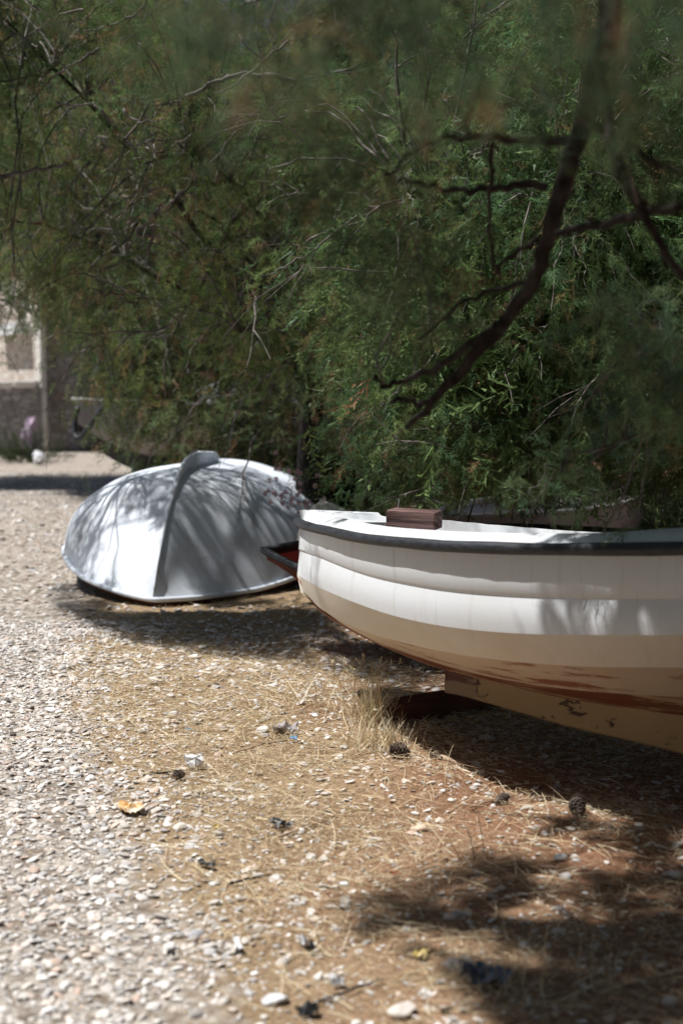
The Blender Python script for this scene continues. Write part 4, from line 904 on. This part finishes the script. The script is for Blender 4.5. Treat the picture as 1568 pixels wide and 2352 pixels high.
# pink flowers and pale rock behind dinghy
g_ = at(672, 1165, 10.6); fl = shrub('flowering_bush', 'small bush with pink blossoms behind the right side of the dinghy', (g_[0] + .1, g_[1], 0.0), (.35, .3, .75), 110, 8, [(.05, .09, .03), (.07, .11, .05)])
mb = MB(); r = np.random.default_rng(6)
for i_ in range(46):
    c = np.array([g_[0], g_[1] - .15, .65]) + r.normal(0, 1, 3) * [.12, .08, .14]
    for k_ in range(5):
        a_ = k_ * 1.256 + r.uniform(0, 1); d = np.array([math.cos(a_), r.normal(0, .3), math.sin(a_)]) * .02; e2 = np.cross(d, [0, 1, 0]) * .5; mb.add([c, c + d * .6 + e2, c + d * 1.1, c + d * .6 - e2], [[0, 1, 2, 3]])
mb.build('blossoms', M['petal'], fl)
def rock(label, pos, size, seed, mat=None, name='rock', cat='rock', group=None, col=(.55, .52, .48)):
    r = np.random.default_rng(seed); V, F = ico(3)
    for _ in range(9):
        d = r.normal(size=3); d /= np.linalg.norm(d); h = V @ d; V = V - np.maximum(h - r.uniform(.5, .85), 0)[:, None] * d * .9
    V = V * size @ rotz(r.uniform(0, 6.28)).T; o = npmesh(name, V + pos, F, M['pebble'], None, cols=np.tile(np.array(col, float), (len(V), 1)), smooth=True, sharp=35, loc=pos); return tag(o, label, cat, group)
g_ = at(762, 1140, 9.6); rock('big pale boulder in the shade between dinghy and bow', (g_[0], g_[1], .35), (.28, .25, .42), 3)

# ------------------------------------------------------------------ small things on the ground
def onground(px, py, dz=0.0):
    q_ = gnd(px, py); return (q_[0], q_[1], float(gz(q_[0], q_[1])) + dz)
SG = 'larger stones lying loose on the ground'
def pc(px, py):
    return onground(px, py)
for i_, (px, py, s_, col, lb) in enumerate([
    (365, 1578, .032, (.62, .54, .44), 'flat tan stone in the gravel left of the grass tuft'),
    (965, 1905, .035, (.62, .48, .36), 'flat peach coloured stone on bare reddish soil'),
    (1287, 1982, .030, (.50, .50, .52), 'grey egg-shaped stone at the upper edge of the dappled shade'),
    (1162, 1831, .022, (.60, .54, .50), 'pale oval stone beside the lower pine cones'),
    (1036, 1842, .018, (.66, .60, .54), 'small white stone below the broken stick'),
    (950, 1797, .016, (.70, .62, .48), 'small cream stone just below the big pine cone'),
    (790, 2030, .021, (.70, .70, .70), 'bright white stone on straw left of the shade'),
    (690, 1908, .022, (.72, .70, .68), 'flat white stone just right of the black plastic'),
    (415, 1905, .032, (.62, .57, .50), 'broad cream stone between path and straw'),
    (1545, 2020, .034, (.52, .50, .48), 'pale rounded stone in deep shade at the right edge'),
    (1010, 1880, .024, (.60, .50, .42), 'thin tan stone left of the pine cones on straw'),
    (450, 2160, .030, (.40, .40, .42), 'slate grey stone on the gravel path'),
    (633, 2310, .040, (.66, .66, .68), 'large white stone at the bottom edge of the photo'),
    (1330, 1838, .040, (.52, .38, .32), 'brownish flat stone at the edge of the boat shadow'),
    (1230, 1806, .016, (.66, .64, .62), 'small round white stone beside the yellow cap'),
    (1040, 2228, .030, (.52, .46, .44), 'mauve flat stone in straw near the bottom'),
    (925, 2345, .040, (.64, .58, .52), 'cream stone cut by the bottom edge of the photo'),
    (580, 1545, .022, (.68, .66, .62), 'white stone on straw below the dinghy shade')]):
    p = onground(px, py); rock(lb, (p[0], p[1], p[2] + s_ * .25), (s_, s_ * .75, s_ * .42), 60 + i_, name='stone', cat='stone', group=SG, col=col)
def scrap(name, label, cat, px, py, w_, d_, mat, seed, h=.012, group=None):
    r = np.random.default_rng(seed); n = 9; gx, gy = np.meshgrid(np.linspace(-1, 1, n), np.linspace(-1, 1, n))
    edge = 1 + r.normal(0, .08, gx.shape); z = (vnoise(gx * 2.2 + seed, gy * 2.2, seed) - .3) * h * 1.8 + vnoise(gx * 5, gy * 5 + seed, seed + 1) * h
    V = np.stack([gx * edge * w_ / 2, gy * edge * d_ / 2 * (1 - .3 * (gx + .5) * (seed % 2)), z], -1).reshape(-1, 3)
    V2_ = V - [0, 0, .0012]; F1_ = grid_faces(n, n); F2_ = grid_faces(n, n, n * n, flip=True)
    b_ = np.concatenate([np.arange(n), np.arange(1, n) * n + n - 1, (n * n - 1) - np.arange(1, n), (np.arange(n - 2, 0, -1)) * n]); b2_ = np.roll(b_, -1)
    rim = np.stack([b_, b_ + n * n, b2_ + n * n, b2_], 1)
    V = np.concatenate([V, V2_]) @ rotz(r.uniform(0, 3.1)).T; p = onground(px, py, .008)
    return tag(npmesh(name, V + p, [np.concatenate([F1_, F2_, rim])], mat, None, loc=p), label, cat, group)
p = onground(448, 1770); crumple('paper_scrap', 'crumpled white paper tissue on the gravel edge', 'litter', p, (.032, .024, .030), M['plastic_white'], 11, .9)
scrap('wrapper', 'torn orange and yellow snack wrapper on the path edge', 'litter', 300, 1872, .085, .075, M['plastic_orange'], 12, .02)
scrap('plastic_scrap', 'black crumpled plastic piece on bare soil in the middle', 'litter', 640, 1903, .075, .055, M['plastic_black'], 13, .018)
scrap('plastic_scrap', 'dark slate blue plastic sheet at the bottom in the shade', 'litter', 1120, 2275, .10, .10, M['plastic_slate'], 14, .03)
scrap('plastic_scrap', 'small blue plastic bit on straw beside the hazy film', 'litter', 675, 1712, .03, .03, M['plastic_blue'], 15, .01)
scrap('plastic_scrap', 'tiny blue plastic bit on the straw further left', 'litter', 435, 1686, .024, .02, M['plastic_blue'], 16, .008)
scrap('plastic_scrap', 'hazy crumpled plastic film left of the grass tuft', 'litter', 655, 1695, .10, .07, M['plastic_clear'], 17, .03)
scrap('plastic_scrap', 'small yellow plastic bit below the wrapper', 'litter', 497, 1911, .026, .02, M['plastic_yellow'], 18, .01)
scrap('plastic_scrap', 'pale folded plastic strip in the straw low in the middle', 'litter', 545, 2188, .075, .02, M['plastic_white'], 19, .01)
scrap('plastic_scrap', 'thin black plastic strip left of the bright stone', 'litter', 475, 1993, .06, .02, M['plastic_black'], 20, .01)
scrap('plastic_scrap', 'black plastic lump beside a white scrap low in the middle', 'litter', 715, 2185, .03, .028, M['plastic_black'], 21, .02)
scrap('paper_scrap', 'white paper scrap beside the black lump', 'litter', 695, 2170, .022, .03, M['plastic_white'], 22, .015)
scrap('plastic_scrap', 'round black plastic cap on straw at lower left', 'litter', 393, 2212, .02, .02, M['plastic_black'], 23, .014)
scrap('plastic_scrap', 'dark rubber piece at the very bottom edge', 'litter', 705, 2345, .05, .035, M['plastic_black'], 24, .02)
scrap('plastic_scrap', 'white folded packet at the bottom near the edge', 'litter', 775, 2275, .035, .025, M['plastic_white'], 25, .015)
scrap('plastic_scrap', 'dusty yellow scrap beside the lower shade', 'litter', 965, 2210, .045, .035, M['plastic_yellow'], 26, .014)
scrap('potsherd', 'small orange terracotta shard in the straw', 'litter', 903, 2012, .022, .018, M['terracotta'], 27, .008)
p = onground(1207, 1812); mb = MB(); mb.tube(np.array([[0, 0, 0], [0, 0, .007], [0, 0, .011]]) + p, [.011, .011, .009], 14); tag(mb.build('bottle_cap', M['plastic_yellow'], None, loc=p), 'small yellow bottle cap at the edge of the boat shadow', 'cap')
# pine cones
def cone(px, py, R, L, label, seed):
    r = np.random.default_rng(seed); p = onground(px, py, R * .75); root = empty('pine_cone', p, label, 'pine cone', 'pine cones on the soil', r.uniform(0, 6.28)); root.rotation_euler[1] = 1.25
    mb = MB(); mb.tube(np.array([[0, 0, -L * .5], [0, 0, -.1 * L], [0, 0, L * .5]]), [R * .35, R * .5, R * .12], 8); mb.build('core', M['cone'], root, world=False); mb = MB()
    for k_ in range(70):
        t_ = k_ / 69; a_ = k_ * 2.39996; rr_ = R * math.sin(math.pi * (.12 + .82 * t_)) ** .8; z = (-.5 + t_) * L
        o_ = np.array([math.cos(a_), math.sin(a_), 0]); q_ = np.array([-math.sin(a_), math.cos(a_), 0]); b0 = o_ * rr_ * .3 + [0, 0, z]; e0 = o_ * rr_ + [0, 0, z + .16 * L]; wd = R * .26
        mb.add([b0 - q_ * wd * .3, b0 + q_ * wd * .3, e0 + q_ * wd, e0 - q_ * wd, e0 + q_ * wd * .7 - [0, 0, R * .16], e0 - q_ * wd * .7 - [0, 0, R * .16]], [[0, 1, 2, 3], [3, 2, 4, 5], [1, 0, 5, 4]])
    mb.build('scales', M['cone'], root, world=False); return root
cone(920, 1748, .034, .075, 'big open pine cone on straw just below the grass tuft', 1)
cone(1325, 1882, .030, .07, 'pine cone at the upper edge of the dappled shade', 2)
cone(1150, 1850, .021, .055, 'small half buried pine cone left of the shade', 3)
cone(407, 1800, .020, .05, 'dark pine cone on the gravel beside the crumpled paper', 4)
# sticks
def stick(px0, py0, px1, py1, r0, r1, label, mat, seed, z=.012):
    a = np.array(onground(px0, py0, z)); b = np.array(onground(px1, py1, z)); r = np.random.default_rng(seed); t_ = np.linspace(0, 1, 9)[:, None]
    P_ = a * (1 - t_) + b * t_; L_ = np.linalg.norm(b - a); P_[1:-1] += r.normal(0, .012 * L_, (7, 3)) * [1, 1, .5]; mb = MB(); mb.tube(P_, np.linspace(r0, r1, 9) * (1 + r.normal(0, .06, 9)), 8)
    return tag(mb.build('stick', mat, None, smooth=True, loc=tuple(P_[4])), label, 'stick', 'sticks on the ground')
stick(1012, 1752, 1068, 1768, .010, .009, 'thick bleached stick stub below the boat bow', M['stick'], 1)
stick(985, 1742, 1015, 1755, .007, .006, 'thin dark stick end touching the bleached stub', M['bark'], 2)
stick(535, 1742, 600, 1722, .007, .003, 'straight tan stick left of the hazy film', M['stick'], 3)
stick(600, 1722, 660, 1716, .003, .002, 'thin dark twig on the straw left of the blue bit', M['bark'], 4)
stick(640, 1925, 760, 1880, .004, .003, 'long thin twig above the black plastic', M['stick'], 5)
stick(1080, 1862, 1190, 1830, .004, .003, 'pale twig pointing at the oval stone', M['stick'], 6)
stick(1190, 1850, 1350, 1815, .004, .002, 'thin twig along the boat shadow edge', M['stick'], 7)
stick(530, 2035, 620, 2010, .005, .003, 'brown twig above the straw patch at lower middle', M['bark'], 8)
stick(730, 2320, 880, 2265, .004, .003, 'long brown twig at the bottom of the straw', M['bark'], 9)
stick(330, 1790, 410, 1780, .006, .005, 'short dark stick left of the dark pine cone', M['bark'], 10)
stick(1215, 1842, 1250, 1800, .003, .002, 'short forked twig beside the yellow cap', M['bark'], 11)
# dry grass tufts
def tuft(px, py, n, hgt, spread, label, seed, heads=True):
    global rng
    r = np.random.default_rng(seed); p = onground(px, py); root = empty('dry_grass_tuft', p, label, 'grass tuft', 'dry grass tufts')
    a_ = r.uniform(0, 6.28, n); P_ = np.stack([p[0] + r.normal(0, spread, n), p[1] + r.normal(0, spread, n), np.full(n, p[2] - .005)], 1); L_ = hgt * r.uniform(.35, 1.1, n)
    cc = SC[r.choice(3, n)] * r.uniform(.85, 1.12, (n, 1)); V, F, C = strands(P_, L_, r.uniform(.0018, .0032, n), a_, np.clip(r.normal(1.25, .25, n), .4, 1.55), r.normal(0, .5, n), cc, 5, .35, r)
    npmesh('blades', V, F, M['straw'], root, cols=C)
    if heads:
        mb = MB(); Vr = V.reshape(n, -1, 3); idx = np.argsort(-L_)[:max(4, n // 9)]
        for i_ in idx:
            mb = MB()
            e_ = (Vr[i_, -1] + Vr[i_, -2]) / 2; dd = e_ - Vr[i_, -3]; dd /= np.linalg.norm(dd)
            for k_ in range(7):
                s_ = e_ - dd * .004 * k_; q_ = dd + r.normal(0, .5, 3); q_ /= np.linalg.norm(q_); mb.tube(np.array([s_, s_ + q_ * .008, s_ + q_ * .017]), [.0008, .0018, .0003], 4, cap=False, col=(.72, .62, .42))
            mb.build('seed_head', M['straw'], root, usecol=True)
    return root
tuft(853, 1672, 170, .29, .045, 'tallest dry golden grass tuft beside the boat shadow', 1)
tuft(800, 1655, 45, .26, .06, 'thin dry grass left of the tallest tuft', 2)
tuft(870, 1722, 240, .14, .07, 'dense short dry grass clump above the big pine cone', 3, False)
tuft(715, 1625, 26, .22, .09, 'sparse upright dry stalks in the straw', 4)
tuft(650, 1640, 14, .18, .06, 'few thin dry stalks left of the sparse stalks', 5)
tuft(1080, 1975, 8, .2, .03, 'single wiry dry stalks on bare soil left of the shade', 6, False)
tuft(1190, 2290, 26, .16, .06, 'blurred dry grass over the slate blue plastic', 7, False)
tuft(1030, 1800, 10, .16, .02, 'few bent dry stalks right of the big pine cone', 8, False)
tuft(1350, 2240, 20, .14, .1, 'dry grass in the shade at lower right', 9, False)
